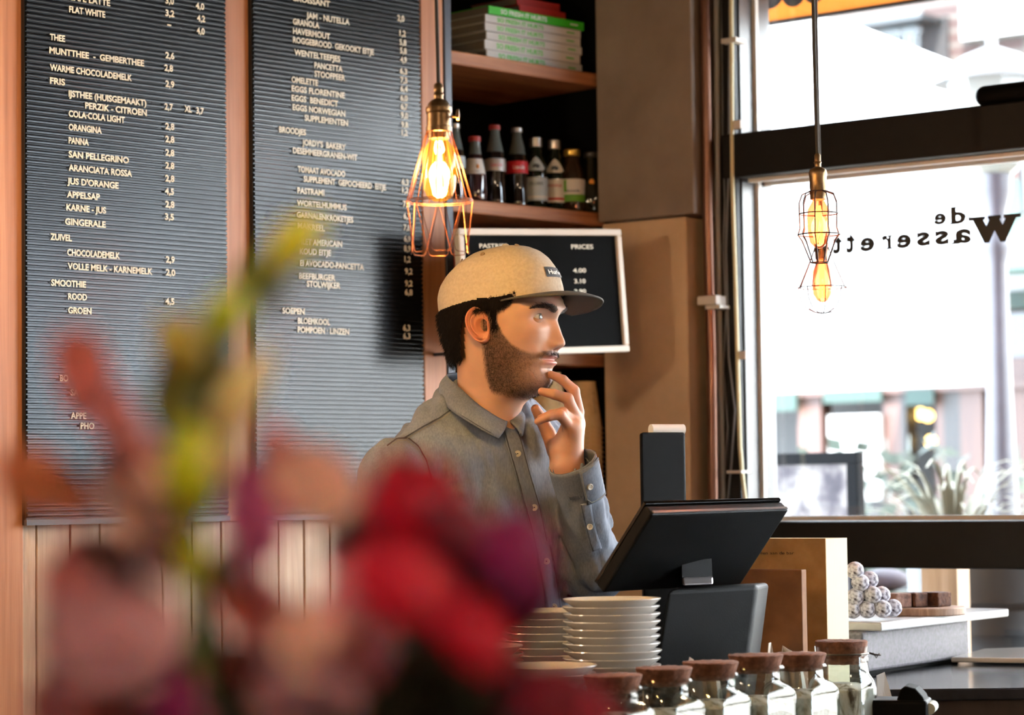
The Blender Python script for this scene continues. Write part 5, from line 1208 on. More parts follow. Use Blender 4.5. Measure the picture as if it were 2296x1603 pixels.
# eyelids
EYC = np.array([.0785, .0320, -.0010]); ER = .0120
for sg in (-1, 1):
    c = EYC * [1, sg, 1]
    for up, (e0, e1) in ((1, (20, 88)), (0, (-19, -88))):
        rows = []
        for i in range(9):
            v0 = math.radians(e0 + (e1 - e0) * i / 8)
            rw = []
            for j in range(21):
                u = -1.62 + 3.24 * j / 20; v = v0
                if i == 0: v = math.radians(e0) * max(0.0, 1 - (abs(u) / 1.55) ** 3)
                rr = ER + .0011 + (.0004 if i == 0 else 0)
                rw.append(c + rr * np.array([math.cos(v) * math.cos(u), math.cos(v) * math.sin(u) , math.sin(v)]))
            rows.append(rw)
        V = np.array(rows).reshape(-1, 3); Fq = [(i * 21 + j, i * 21 + j + 1, (i + 1) * 21 + j + 1, (i + 1) * 21 + j) for i in range(8) for j in range(20)]
        cc = np.tile(SKIN * .9, (len(V), 1)); cc[:21] = BEARD if up else SKIN * .7
        body.add(hw(V), Fq, cc)
# ears
for sg in (-1, 1):
    nr_, nt_ = 22, 64; V = []; C = []
    for i in range(nr_ + 1):
        rho = i / nr_
        for j in range(nt_):
            a = 2 * math.pi * j / nt_; ca, sa = math.cos(a), math.sin(a)           # ca: forward, sa: up
            hh = .031 if sa > 0 else .033; wd = .0185 * (1.0 + .10 * sa) * (1 if ca < 0 else .92)
            u = rho * wd * ca; v = rho * hh * sa
            rim = g(np.array(rho - .88), .09) * (1 if not (ca > .45 and sa < .35) else .15)
            ant = g(np.array(rho - .55), .10) * max(0, -ca * .9 + .25) * .9
            conch = -1.0 * (1 - min(1, math.hypot((u - .004) / .0095, (v + .003) / .0125)) ** 2) if math.hypot((u - .004) / .0095, (v + .003) / .0125) < 1 else 0
            trag = g(np.array(u - .0125), .0035) * g(np.array(v + .004), .006)
            lobe = g(np.array(v + .026), .008) * .5 * (1 - rho ** 4)
            h = .0070 * float(rim) + .0055 * float(ant) + .0110 * conch + .0045 * float(trag) + .003 * float(lobe)
            edge = -.004 * max(0, (rho - .93) / .07)
            x = -.0015 + u * math.cos(.22) - v * .20; z = -.0125 + v + u * .12
            y = .0750 + h + edge + (.0165 * max(0, (-u + .012) / .030))
            y -= .0012 * (v / .02) ** 2
            V.append([x, sg * y, z]); C.append(EARC * (1 - .10 * max(0, -conch)) * (1 + .05 * float(rim)))
    Fq = [(i * nt_ + j, i * nt_ + (j + 1) % nt_, (i + 1) * nt_ + (j + 1) % nt_, (i + 1) * nt_ + j) for i in range(nr_) for j in range(nt_)]
    b0_ = len(V)
    for rho, yo in ((.93, -.006), (.7, -.012), (.5, -.02)):
        for j in range(nt_):
            q = V[nr_ * nt_ + j]; V.append([-.0015 + (q[0] + .0015) * rho, sg * (abs(q[1]) + yo if yo > -.019 else .066), -.0125 + (q[2] + .0125) * rho]); C.append(EARC * .8)
    st_ = [nr_ * nt_, b0_, b0_ + nt_, b0_ + 2 * nt_]
    for a_, b_ in zip(st_[:-1], st_[1:]):
        Fq += [(a_ + j, a_ + (j + 1) % nt_, b_ + (j + 1) % nt_, b_ + j) for j in range(nt_)]
    body.add(hw(np.array(V)), Fq, C)
# ---- torso frame
TF = -FI * math.cos(math.radians(36)) + RI * math.sin(math.radians(36)); TS = RI * math.cos(math.radians(36)) + FI * math.sin(math.radians(36))
TA = (TS, TF, ZUP)
RS, LS = M(893, 1078, -.075), M(1232, 1035, .10); NK = M(1078, 935, .03)
RE, RW = M(874, 1345, -.05), M(905, 1640, -.08)
LE, LW = M(1336, 1278, .03), M(1284, 1062, -.055)
# ---- left hand at the chin, right hand hanging
HJ = {'index': [(1296, 925, -.030), (1287, 876, -.042), (1262, 852, -.047), (1236, 840, -.050)], 'middle': [(1291, 938, -.045), (1273, 894, -.064), (1243, 884, -.068), (1215, 878, -.066)],
      'ring': [(1287, 950, -.056), (1262, 925, -.076), (1236, 930, -.082), (1213, 938, -.080)], 'pinky': [(1281, 962, -.070), (1257, 930, -.092), (1230, 934, -.098), (1206, 945, -.096)],
      'thumb': [(1246, 1012, -.022), (1230, 972, -.014), (1214, 940, -.018), (1201, 917, -.026)]}
HRD = {'index': (.0108, .0092, .0082, .0066), 'middle': (.0110, .0094, .0084, .0068), 'ring': (.0105, .0088, .0080, .0064), 'pinky': (.0098, .0082, .0074, .0060), 'thumb': (.0145, .0118, .0105, .0080)}
def hand_sdf(P):
    d = None
    wr = M(1272, 1050, -.05)
    palm = [(wr, M(1290, 955, -.036), .024, .0165), (wr, M(1286, 960, -.062), .023, .0150), (wr, M(1248, 1005, -.030), .023, .0165), (M(1290, 940, -.034), M(1281, 962, -.070), .0125, .0115), (M(1262, 1005, -.045), M(1278, 960, -.05), .021, .015)]
    for a, b, ra, rb in palm:
        e = cap(P, a, b, ra, rb); d = e if d is None else smin(d, e, .012)
    d = smin(d, cap(P, wr, M(1293, 1098, -.052), .0245, .0225), .012)
    for f_, js in HJ.items():
        pts = [M(*j) for j in js]; r = HRD[f_]; fd = None
        for i in range(3):
            e = cap(P, pts[i], pts[i + 1], r[i], r[i + 1]); fd = e if fd is None else smin(fd, e, .003)
        d = smin(d, fd, .005)
    return d
ws_ = [M(*j) for js in HJ.values() for j in js] + [M(1300, 1140, -.04)]
lo = [min(p[i] for p in ws_) - .036 for i in range(3)]; hi = [max(p[i] for p in ws_) + .036 for i in range(3)]
V, F = nets(hand_sdf, lo, hi, .0013)
n2 = vnoise(V, 70.0, 9)[:, None]
hc = np.tile(SKIN * np.array([1.0, .93, .92]), (len(V), 1)) * (.92 + .16 * n2)
for js in HJ.values():
    tipd = np.linalg.norm(V - np.array(M(*js[3])), axis=1); hc *= (1 - .14 * np.exp(-(tipd / .014) ** 2))[:, None] ** np.array([.2, 1, 1])
    for q in (1, 2):
        kd = np.linalg.norm(V - np.array(M(*js[q])), axis=1); hc *= (1 - .10 * np.exp(-(kd / .009) ** 2))[:, None] ** np.array([.4, 1, 1])
body.add(V, F, hc)
def under_sdf(P):
    d = ell(P, M(1082, 1120, .045), TA, (.130, .070, .18)); d = smin(d, ell(P, M(1100, 1380, .05), TA, (.12, .068, .28)), .03)
    d = smin(d, cap(P, NK, M(1080, 1050, .04), .054, .07), .03)
    for a, b, ra, rb in ((RS, NK, .045, .05), (LS, NK, .045, .05), (RS, RE, .042, .032), (RE, RW, .030, .024), (LS, LE, .042, .028), (LE, LW, .026, .020), (RW, RW + (RW - RE).normalized() * .09, .030, .022)): d = smin(d, cap(P, a, b, ra, rb), .02)
    return d
allp = [RS, LS, RE, RW, LE, LW, NK]
V, F = nets(under_sdf, [min(p[i] for p in allp) - .22 for i in range(2)] + [.86], [max(p[i] for p in allp) + .2 for i in range(2)] + [1.62], .011)
body.add(V, F, np.tile(SKIN, (len(V), 1)))
man = body.obj('person', M_skin)
tag(man, 'man in a beige cap and grey denim shirt, hand at his chin, looking right', 'person')
# ---- eyes
M_eye = mat('eye_white', 'b4aca4', 0.12, Coat_Weight=0.6); M_iris = mat('iris', '4a4236', 0.15, Coat_Weight=1.0); M_pup = mat('pupil', '050505', 0.1)
GZ = Vector((1.0, -.10, -.02)).normalized()
for sg in (-1, 1):
    c = Vector(hw(EYC * [1, sg, 1])); d = Vector(np.array(GZ) @ Hm).normalized(); u = d.orthogonal().normalized(); w_ = d.cross(u)
    e = MB().ball(c, ER, 24, 16).obj('eyeball', M_eye, man)
    MB().lathe([(.0060, math.sqrt(ER ** 2 - .006 ** 2) + .0002), (.0045, .01125 + .0002), (.0022, .01180 + .0003), (.0001, .01205 + .0003)], c, 20, u, w_, d).obj('iris', M_iris, e)
    MB().lathe([(.0023, .01180 + .0007), (.0001, .01215 + .0007)], c, 14, u, w_, d).obj('pupil', M_pup, e)
# ---- strands: beard and brows, hair
rs = np.random.RandomState(7)
def strands(name, m_, cands, cnt, lmin, lmax, wd, dirf, lift=.0):
    """cands: list of (point, normal) arrays in head space"""
    Pn, Nn, Wt = cands; ix = rs.choice(len(Pn), cnt, p=Wt / Wt.sum()); P0 = Pn[ix] + rs.normal(0, .0007, (cnt, 3)); n = Nn[ix]
    d = dirf(P0, n); d /= np.linalg.norm(d, axis=1)[:, None]; ln = rs.uniform(lmin, lmax, cnt)[:, None]
    s = np.cross(d, n); s /= np.linalg.norm(s, axis=1)[:, None] + 1e-9
    P0 = P0 + n * lift
    V = np.stack([P0 - s * wd, P0 + s * wd, P0 + d * ln * .55 + s * wd * .7 + n * ln * .05, P0 + d * ln], 1).reshape(-1, 3)
    F = [(4 * i, 4 * i + 1, 4 * i + 2, 4 * i + 3) for i in range(cnt)]
    b = NB(); b.add(hw(V), F); return b.obj(name, m_, man, False)
M_hair = mat('dark_hair', '0d0907', 0.8, Specular_IOR_Level=0.12); M_beard = mat('beard_hair', '2a1a12', 0.7, Specular_IOR_Level=0.2)
def grid_normals(P):
    du = np.roll(P, -1, 1) - np.roll(P, 1, 1); dv = np.gradient(P, axis=0); n = np.cross(du, -dv); n /= np.linalg.norm(n, axis=-1)[..., None] + 1e-9
    out = P - np.array([-.005, 0, 0]) * 0; sgn = np.sign((n * (P - np.stack([tab(P[..., 2], AX), 0 * P[..., 0], P[..., 2]], -1))).sum(-1)); return n * sgn[..., None]
HN = grid_normals(HP); area = np.linalg.norm(np.cross(np.roll(HP, -1, 1) - HP, np.gradient(HP, axis=0)), axis=-1)
fl = lambda m_: (HP.reshape(-1, 3), HN.reshape(-1, 3), (m_ * area).ravel() + 1e-12)
strands('beard', M_beard, fl(np.where(bm_ > .25, bm_ ** 1.7, 0)), 17000, .0022, .0050, .00011, lambda p, n: n * .35 + np.array([.25, 0, -1.0]) + rs.normal(0, .3, p.shape))
_mm = (np.abs(HP[..., 1]) < .033) * (Zv < -.0570 - .08 * np.clip(np.abs(HP[..., 1]) - .012, 0, 1)) * (Zv > -.0660 - .10 * np.clip(np.abs(HP[..., 1]) - .015, 0, 1)) * (HP[..., 0] > .05) * (np.abs(HP[..., 1]) > .002)
strands('moustache', M_beard, fl(_mm * 1.0), 700, .0025, .0055, .00012, lambda p, n: n * .35 + np.stack([0 * p[:, 0], np.sign(p[:, 1]) * .8, -.8 + 0 * p[:, 0]], 1) + rs.normal(0, .2, p.shape))
strands('eyebrows', M_beard, fl(np.where(bw[..., 0] > .2, 1.0, 0)), 900, .005, .0085, .00028, lambda p, n: n * .2 + np.stack([-np.abs(p[:, 1]) * 2 - .2, np.sign(p[:, 1]) * 1.0, .25 + 0 * p[:, 0]], 1) + rs.normal(0, .15, p.shape))
# hair: an outer layer over the scalp
hv = []; keep = hm_ > .3
OFF = .004 + .0055 * np.clip(hm_, 0, 1) * np.clip((Zg + .085) / .03, .15, 1) * np.clip((.03 - HP[..., 0]) / .06, .25, 1) + .0012 * (vnoise(HP, 260.0, 2) - .5)
HH = HP + HN * OFF[..., None] * (Zg < .075)[..., None]
hb = NB(); Fh = []
for i in range(nr - 1):
    for j in range(nc):
        k = (j + 1) % nc
        if keep[i, j] and keep[i + 1, j] and keep[i, k] and keep[i + 1, k] and zz[i] < .075: Fh.append((vid[i, j], vid[i + 1, j], vid[i + 1, k], vid[i, k]))
used = sorted({v for f in Fh for v in f}); mp = {v: i for i, v in enumerate(used)}
hb.add(hw(HH.reshape(-1, 3)[used]), [[mp[v] for v in f] for f in Fh]); hair = hb.obj('hair', M_hair, man, False)
_st = strands('hair_strands', M_hair, (HH.reshape(-1, 3), HN.reshape(-1, 3), (np.where(keep & (Zg < .05), 1.0, 0) * area).ravel() + 1e-12), 6000, .006, .012, .0003, lambda p, n: n * .22 + np.array([-.25, 0, -1.0]) + rs.normal(0, .22, p.shape))
_st.parent = hair
# ---- cap
M_capf = mat('cap_cotton', 'b4a48e', 0.85); bump(M_capf, noisy(M_capf, ((.35, 'ae9e88'), (.65, 'baaa94')), 220, 4), .25, .001); M_brim = mat('brim_grey', '4a4640', 0.85); M_patch = mat('patch_black', '0c0c0d', 0.7); M_seam = mat('cap_seam', '8f7a5c', 0.9)
CR = [((1258, 664), (985, 718), .0800), ((1256, 645), (981, 695), .0825), ((1251, 622), (980.5, 668), .0825), ((1242, 600), (988, 641), .0795), ((1228, 580), (1004, 615), .0725), ((1208, 564), (1028, 591), .0610), ((1185, 554.5), (1058, 573), .0450), ((1160, 551.5), (1090, 561), .0265), ((1135, 553), (1118, 556), .008)]
cY = math.cos(YAW)
CF = np.array([[(f[0] - 1121) / PXM / cY - .002, (716 - f[1]) / PXM] for f, b, w_ in CR]); CB = np.array([[(b[0] - 1121) / PXM / .985, (716 - b[1]) / PXM] for f, b, w_ in CR]); CW = np.array([w_ for f, b, w_ in CR])
def crown(t, th, off=0.0):
    """t 0..8 ring, th angle from the front"""
    k = np.arange(len(CR)); fx, fz = np.interp(t, k, CF[:, 0]), np.interp(t, k, CF[:, 1]); bx, bz = np.interp(t, k, CB[:, 0]), np.interp(t, k, CB[:, 1]); w_ = np.interp(t, k, CW)
    c, s = np.cos(th), np.sin(th); e = 2.15; cc = np.sign(c) * np.abs(c) ** (2 / e); ss = np.sign(s) * np.abs(s) ** (2 / e)
    mx, mz = (fx + bx) / 2, (fz + bz) / 2; hx, hz = (fx - bx) / 2, (fz - bz) / 2
    seam = 0
    for q in (0, np.pi / 3, 2 * np.pi / 3, np.pi, -np.pi / 3, -2 * np.pi / 3):
        dq = np.abs((th - q + np.pi) % (2 * np.pi) - np.pi); dd = dq * (hx + .02)
        seam = seam - .0011 * np.exp(-(dd / .0013) ** 2) + .0007 * np.exp(-((dd - .0045) / .0025) ** 2)
    dent = -.003 * np.exp(-((th + 1.0) / .22) ** 2) * np.exp(-((t - 1.6) / 1.3) ** 2) + .0012 * np.sin(th * 5 + t)
    k2 = 1 + (off + seam + dent) / np.maximum(hx, .02)
    return np.stack([mx + hx * cc * k2, w_ * ss * k2, mz + hz * cc + off * np.clip((t - 4) / 4, 0, 1) * 1.0], -1)
tg = np.linspace(0, 8, 60); ag = np.linspace(-np.pi, np.pi, 181)[:-1]; T_, A_ = np.meshgrid(tg, ag, indexing='ij')
# smooth the ring table
from_k = np.arange(9)
CP = crown(T_, A_); 
for _ in range(3): CP[1:-1] = (CP[:-2] + 2 * CP[1:-1] + CP[2:]) / 4
capb = NB(); n1_, n2_ = T_.shape; ci = np.arange(n1_ * n2_).reshape(n1_, n2_)
Fc = [(ci[i, j], ci[i, (j + 1) % n2_], ci[i + 1, (j + 1) % n2_], ci[i + 1, j]) for i in range(n1_ - 1) for j in range(n2_)] + [list(ci[-1])]
capb.add(hw(CP.reshape(-1, 3)), Fc)
capb.add(hw((CP[0] * [.965, .965, 1] + [0, 0, -.0]).reshape(-1, 3)), []) 
Fc2 = [(ci[0, j], n1_ * n2_ + j, n1_ * n2_ + (j + 1) % n2_, ci[0, (j + 1) % n2_]) for j in range(n2_)]; capb.F += [[int(v) for v in f] for f in Fc2]
capo = capb.obj('cap', M_capf, man, False); capo['label'] = 'beige cotton cap'
NBm = 41; pb_ = np.linspace(-1.32, 1.32, NBm); rows = []
for i in range(13):
    u = i / 12; rw = []
    for ph in pb_:
        a = crown(np.array(0.12), np.array(ph)); s = math.sin(ph); c = math.cos(ph)
        o = np.array([.050 + .131 * c ** .8 if c > 0 else .05, .096 * s, (.0300 - .0105 * s * s - .0105 * s)]); 
        p = a * (1 - u) + o * u; p[2] += .004 * math.sin(math.pi * u) * c - .0015; rw.append(p)
    rows.append(rw)
rows = np.array(rows); Vt = rows.reshape(-1, 3)
bi = np.arange(13 * NBm).reshape(13, NBm); Fb = [(bi[i, j], bi[i, j + 1], bi[i + 1, j + 1], bi[i + 1, j]) for i in range(12) for j in range(NBm - 1)]
bb_ = NB(); bb_.add(hw(Vt), Fb); br_ = bb_.obj('brim', M_brim, capo, False); br_['label'] = 'dark grey flat brim'
x = br_.modifiers.new('solid', 'SOLIDIFY'); x.thickness = .0032; x.offset = 0
def crown_patch(mb, t0, t1, a0, a1, off, n=14, k=6):
    mb.grid([[Vector(hw(crown(np.array(t0 + (t1 - t0) * i / k), np.array(a0 + (a1 - a0) * j / n), off))) for j in range(n + 1)] for i in range(k + 1)])
m_ = MB(); crown_patch(m_, 1.75, 2.75, -.36, .36, .0012); pt_ = m_.obj('badge', M_patch, capo)
vs, fs = text_mesh('Hurley)(', 1.0, .03); xa = min(v.x for v in vs); xb = max(v.x for v in vs)
t_ = MB(); t_.add([Vector(hw(crown(np.array(2.02 + .42 * v.y / CAPH), np.array(-.30 + .60 * (v.x - xa) / (xb - xa)), .0020))) for v in vs], fs); t_.obj('badge_lettering', M_wprint, pt_)
for t0, a0 in ((5.2, -1.62), (6.0, -.55), (5.2, -2.5)):
    p = Vector(hw(crown(np.array(t0), np.array(a0), .0004))); nn = (p - Vector(hw([.01, 0, .06]))).normalized(); u = nn.orthogonal().normalized()
    MB().lathe([(.0042, -.001), (.0044, .0008), (.003, .0014), (.0016, .0004), (.0005, .0002)], p, 16, u, nn.cross(u), nn).obj('eyelet', M_seam, capo)
MB().ball(Vector(hw([.012, 0, CF[-1][1] + .002])), .006, 14, 8, (1, 1, .5)).obj('top_button', M_capf, capo)
p = Vector(hw([-.106, 0, .008])); MB().tube([p, p - HF * .006 + ZUP * .003, p - HF * .009 + ZUP * .009], .0012, 6).obj('strap_end', M_brim, capo)

# ---- shirt
M_shirt = mat('denim_shirt', '6c7076', 0.85)
_n1 = N(M_shirt, 'ShaderNodeTexNoise', Scale=420.0, Detail=2.0); L(M_shirt, coords(M_shirt, (1, 1, .25)), _n1.inputs['Vector'])
_n2 = N(M_shirt, 'ShaderNodeTexNoise', Scale=9.0, Detail=4.0); L(M_shirt, coords(M_shirt), _n2.inputs['Vector'])
_mx = N(M_shirt, 'ShaderNodeMix', data_type='RGBA', blend_type='MULTIPLY'); _mx.inputs[0].default_value = 1.0
L(M_shirt, ramp(M_shirt, _n1.outputs['Fac'], ((.3, '7c8492'), (.7, '9098a6'))), _mx.inputs[6]); L(M_shirt, ramp(M_shirt, _n2.outputs['Fac'], ((.3, 'c8c8cc'), (.7, 'ffffff'))), _mx.inputs[7]); L(M_shirt, _mx.outputs[2], bsdf(M_shirt).inputs['Base Color']); bump(M_shirt, _n1.outputs['Fac'], .35, .001)
M_stitch = mat('shirt_seam', '43464c', 0.9); M_thread = mat('seam_thread', '8d8a82', 0.9); M_btn = mat('shirt_button', 'd8d2c6', 0.35)
arm_ax = np.array(LE - LW)
def shirt_sdf(P):
    d = ell(P, M(1080, 1120, .035), TA, (.168, .108, .205)); d = smin(d, ell(P, M(1098, 1360, .04), TA, (.152, .105, .30)), .09)
    d = smin(d, cap(P, NK + ZUP * .0, M(1078, 1010, .03), .058, .09), .03)
    sh = smin(cap(P, RS, NK, .060, .056), cap(P, LS, NK, .058, .056), .03); d = smin(d, sh, .035)
    ra = smin(cap(P, RS, RE, .064, .052), cap(P, RE, RW, .052, .040), .02); d = smin(d, ra, .022)
    la = cap(P, LS, LE, .062, .049); fa = cap(P, LE, LW, .0485, .0365); la = smin(la, fa, .012)
    d = smin(d, la, .016)
    _ax = (LW - LE).normalized(); d = np.maximum(d, -cap(P, LW - _ax * .010, LW + _ax * .12, .0285, .0285))
    # folds
    Q = P - np.array(M(1080, 1120, 0)); r = Q @ np.array(RI); u = Q[..., 2]; f = Q @ np.array(FI)
    fold = np.zeros(r.shape)
    sel = np.abs(d) < .03
    q = np.stack([r * 1.0 + u * .35, f, u * .30 - r * .2], -1)[sel]
    w1 = vnoise(q, 26.0, 11); w2 = vnoise(q + .3, 52.0, 12); fold[sel] = (.0115 * np.abs(w1 - .5) * 2 + .0055 * np.abs(w2 - .5) * 2) - .006
    # pulls from the armpit
    ap = np.array(M(968, 1110, -.09)); dd = np.linalg.norm(P - ap, axis=-1)
    ang = np.arctan2((P - ap)[..., 2], (P - ap) @ np.array(RI)); fold += .0045 * np.sin(ang * 9 + 1.0) * np.exp(-(dd / .075) ** 2)
    # forearm creases near the elbow, along the sleeve
    t = ((P - np.array(LW)) @ arm_ax) / (arm_ax @ arm_ax); fold += .0014 * np.sin(t * 24 + 30 * r) * np.exp(-((t - .85) / .30) ** 2) * (np.abs(fa) < .02)
    return d - fold
V, F = nets(shirt_sdf, [min(p[i] for p in allp) - .17 for i in range(2)] + [.90], [max(p[i] for p in allp) + .15 for i in range(2)] + [1.60], .0046)
b_ = NB(); b_.add(V, F); shirt = b_.obj('shirt', M_shirt, man, False); shirt['label'] = 'grey blue denim shirt'
from mathutils.bvhtree import BVHTree
bvh = BVHTree.FromPolygons([Vector(v) for v in V], [[int(i) for i in f] for f in F])
def hit(px, py, off=.0):
    r = ray(px, py).normalized(); h = bvh.ray_cast(CAM, r)
    return (h[0] + h[1] * off) if h[0] is not None else None
def resamp(pts, n):
    pts = [Vector((x, y, 0)) for x, y in pts]; L_ = [0]
    for a, b in zip(pts[:-1], pts[1:]): L_.append(L_[-1] + (b - a).length)
    out = []
    for i in range(n):
        s = L_[-1] * i / (n - 1); k = max(j for j in range(len(L_)) if L_[j] <= s + 1e-9); k = min(k, len(pts) - 2)
        out.append(pts[k].lerp(pts[k + 1], (s - L_[k]) / max(L_[k + 1] - L_[k], 1e-9)))
    return out
def ribbon(name, m_, pts, wpx, off, parent=shirt, n=40, k=5, solid=.0):
    c = resamp(pts, n); rows = []
    for i, p in enumerate(c):
        t = (c[min(i + 1, n - 1)] - c[max(i - 1, 0)]).normalized(); q = Vector((-t.y, t.x, 0)); rw = []
        for j in range(k):
            s = (j / (k - 1) - .5) * wpx; h = hit(p.x + q.x * s, p.y + q.y * s, off)
            rw.append(h)
        if all(h is not None for h in rw): rows.append(rw)
    if len(rows) < 2: return None
    return MB().grid(rows).obj(name, m_, parent, solid=solid)
PLK = [(1139, 948), (1150, 985), (1163, 1030), (1180, 1090), (1197, 1150), (1213, 1210), (1226, 1270), (1236, 1330), (1243, 1400), (1248, 1470)]
ribbon('placket', M_shirt, PLK, 34, .0022, n=60, k=7, solid=.002)
ribbon('placket_seam', M_stitch, [(x - 16, y + 2) for x, y in PLK], 2.6, .0036, n=60, k=2)
ribbon('placket_seam', M_stitch, [(x + 13, y) for x, y in PLK], 1.8, .0036, n=60, k=2)
ribbon('shoulder_seam', M_stitch, [(1012, 918), (985, 938), (950, 957), (925, 972), (905, 984)], 3.0, .0012, k=2)
ribbon('shoulder_seam', M_thread, [(1014, 922), (987, 942), (952, 961), (927, 976), (907, 988)], 1.6, .0014, k=2)
ribbon('armhole_seam', M_stitch, [(868, 1000), (890, 984), (915, 983), (938, 1000), (955, 1030), (967, 1070), (972, 1110), (975, 1150)], 3.2, .0012, k=2)
ribbon('armhole_seam', M_thread, [(880, 996), (893, 989), (912, 989), (932, 1004), (948, 1032), (960, 1070), (965, 1110)], 1.5, .0014, k=2)
for x, y in ((1157, 1018), (1194, 1138), (1222, 1258), (1237, 1360)):
    h = hit(x, y, .0042)
    if h: 
        d = (CAM - h).normalized(); u = RI; v = d.cross(u).normalized()
        bt = MB().lathe([(.0001, .0004), (.0026, .0004), (.0034, .0014), (.0046, .0018), (.0056, .0012), (.0056, -.001)], h, 18, u, v, d).obj('button', M_btn, shirt)
        MB().tube([h + u * .0011 + d * .0010, h - u * .0011 + d * .0010], .0008, 6).tube([h + v * .0011 + d * .0010, h - v * .0011 + d * .0010], .0008, 6).obj('button_thread', M_stitch, bt)
# sleeve placket and its button
ribbon('sleeve_placket', M_shirt, [(1312, 1128), (1319, 1165), (1328, 1200), (1338, 1232)], 22, .0020, n=24, solid=.0018)
ribbon('sleeve_seam', M_stitch, [(1303, 1130), (1310, 1168), (1319, 1204), (1329, 1234)], 1.8, .0034, n=24, k=2)
h = hit(1322, 1179, .0044); d = (CAM - h).normalized(); v = d.cross(RI).normalized(); MB().lathe([(.0001, .0004), (.0026, .0004), (.0034, .0014), (.0044, .0018), (.0052, .0012), (.0052, -.001)], h, 18, RI, v, d).obj('button', M_btn, shirt)
# cuff
ca_ = (LW - LE).normalized(); cu_ = (RI - ca_ * RI.dot(ca_)).normalized(); cv_ = ca_.cross(cu_)
def cuff_pt(a, t, off=0.0):       # t 0 lower edge .. 1 wrist edge
    r1, r2 = .0385 + .0015 * t + off, .0330 + .001 * t + off
    return LW + ca_ * (-.030 + .052 * t + .006 * math.cos(a) * t - .008 * math.sin(a) * 0) + cu_ * (r1 * math.cos(a)) + cv_ * (r2 * math.sin(a)) + cu_ * .004
MB().grid([[cuff_pt(a, t) for a in arc(49, 0, 2 * math.pi, True)] for t in (0, .15, .5, .85, 1.0)]).obj('cuff', M_shirt, shirt, solid=.0035)
dcam = (CAM - LW).normalized(); a_cam = math.atan2(dcam.dot(cv_), dcam.dot(cu_))
sgn = 1 if math.cos(a_cam + .7) * 1 > math.cos(a_cam - .7) else -1
fl_ = lambda t0, t1, d0, d1, off: [[cuff_pt(a_cam + sgn * a, t0 + (t1 - t0) * k / 5, off) for a in arc(11, d0, d1, True)] for k in range(6)]
MB().grid(fl_(-.25, .98, .15, 1.25, .0045)).obj('cuff_flap', M_shirt, shirt, solid=.003)
MB().tube([cuff_pt(a_cam + sgn * a, t, .0065) for a, t in ((1.2, .92), (.7, .93), (.22, .90), (.19, .5), (.20, -.05), (.35, -.20), (.8, -.20), (1.2, -.20))], .0009, 5).obj('cuff_stitching', M_thread, shirt)
h = cuff_pt(a_cam + sgn * .42, .34, .0065); d = (h - LW - ca_ * (h - LW).dot(ca_)).normalized(); v = d.cross(ca_).normalized()
MB().lathe([(.0001, .0004), (.0026, .0004), (.0034, .0014), (.0046, .0018), (.0056, .0012), (.0056, -.001)], h, 18, ca_, v, d).obj('button', M_btn, shirt)
# collar
def cgrid(top, bot, n=26, k=7, bulge=.006):
    def rs3(l):
        pts = [M(*q) for q in l]; m__ = len(pts) - 1; out = []
        for i in range(n):
            t = m__ * i / (n - 1); j = min(int(t), m__ - 1); f = t - j
            p0, p1, p2, p3 = pts[max(j - 1, 0)], pts[j], pts[j + 1], pts[min(j + 2, m__)]
            out.append(.5 * ((2 * p1) + (p2 - p0) * f + (2 * p0 - 5 * p1 + 4 * p2 - p3) * f * f + (3 * p1 - p0 - 3 * p2 + p3) * f ** 3))
        return out
    a, b = rs3(top), rs3(bot); c = M(1085, 920, .02)
    return [[a[i].lerp(b[i], j / (k - 1)) + (Vector((a[i].x - c.x, a[i].y - c.y, 0)).normalized()) * bulge * math.sin(math.pi * j / (k - 1)) for j in range(k)] for i in range(n)]
M_collar = M_shirt
near_t = [(1045, 838, .075), (1012, 838, .045), (1005, 846, .0), (1033, 872, -.040), (1069, 906, -.056), (1106, 931, -.052), (1137, 944, -.040)]
near_b = [(1030, 880, .095), (995, 872, .060), (989, 888, -.005), (1012, 920, -.060), (1055, 949, -.084), (1096, 973, -.088), (1117, 983, -.082)]
far_t = [(1045, 838, .075), (1090, 842, .085), (1130, 858, .075), (1152, 884, .040), (1158, 905, .010), (1152, 930, -.020), (1141, 944, -.038)]
far_b = [(1030, 880, .095), (1090, 880, .110), (1150, 890, .100), (1170, 905, .060), (1175, 930, .020), (1174, 955, -.025), (1170, 978, -.060)]
cl_o = MB().grid(cgrid(near_t, near_b)).grid(cgrid(far_t, far_b)).obj('collar', M_collar, shirt, solid=.004)
edge = [cgrid(near_t, near_b)[i] for i in range(26)]
offv = lambda p: p + (CAM - p).normalized() * .0035
MB().tube([offv(r[-1].lerp(r[0], .10)) for r in edge[8:]] + [offv(edge[-1][-1].lerp(edge[-1][0], t)) for t in (.3, .6, .9)], .0009, 5).obj('collar_stitching', M_stitch, cl_o)
edge = [cgrid(far_t, far_b)[i] for i in range(26)]
MB().tube([offv(r[-1].lerp(r[0], .12)) for r in edge[16:]], .0008, 5).obj('collar_stitching', M_stitch, cl_o)
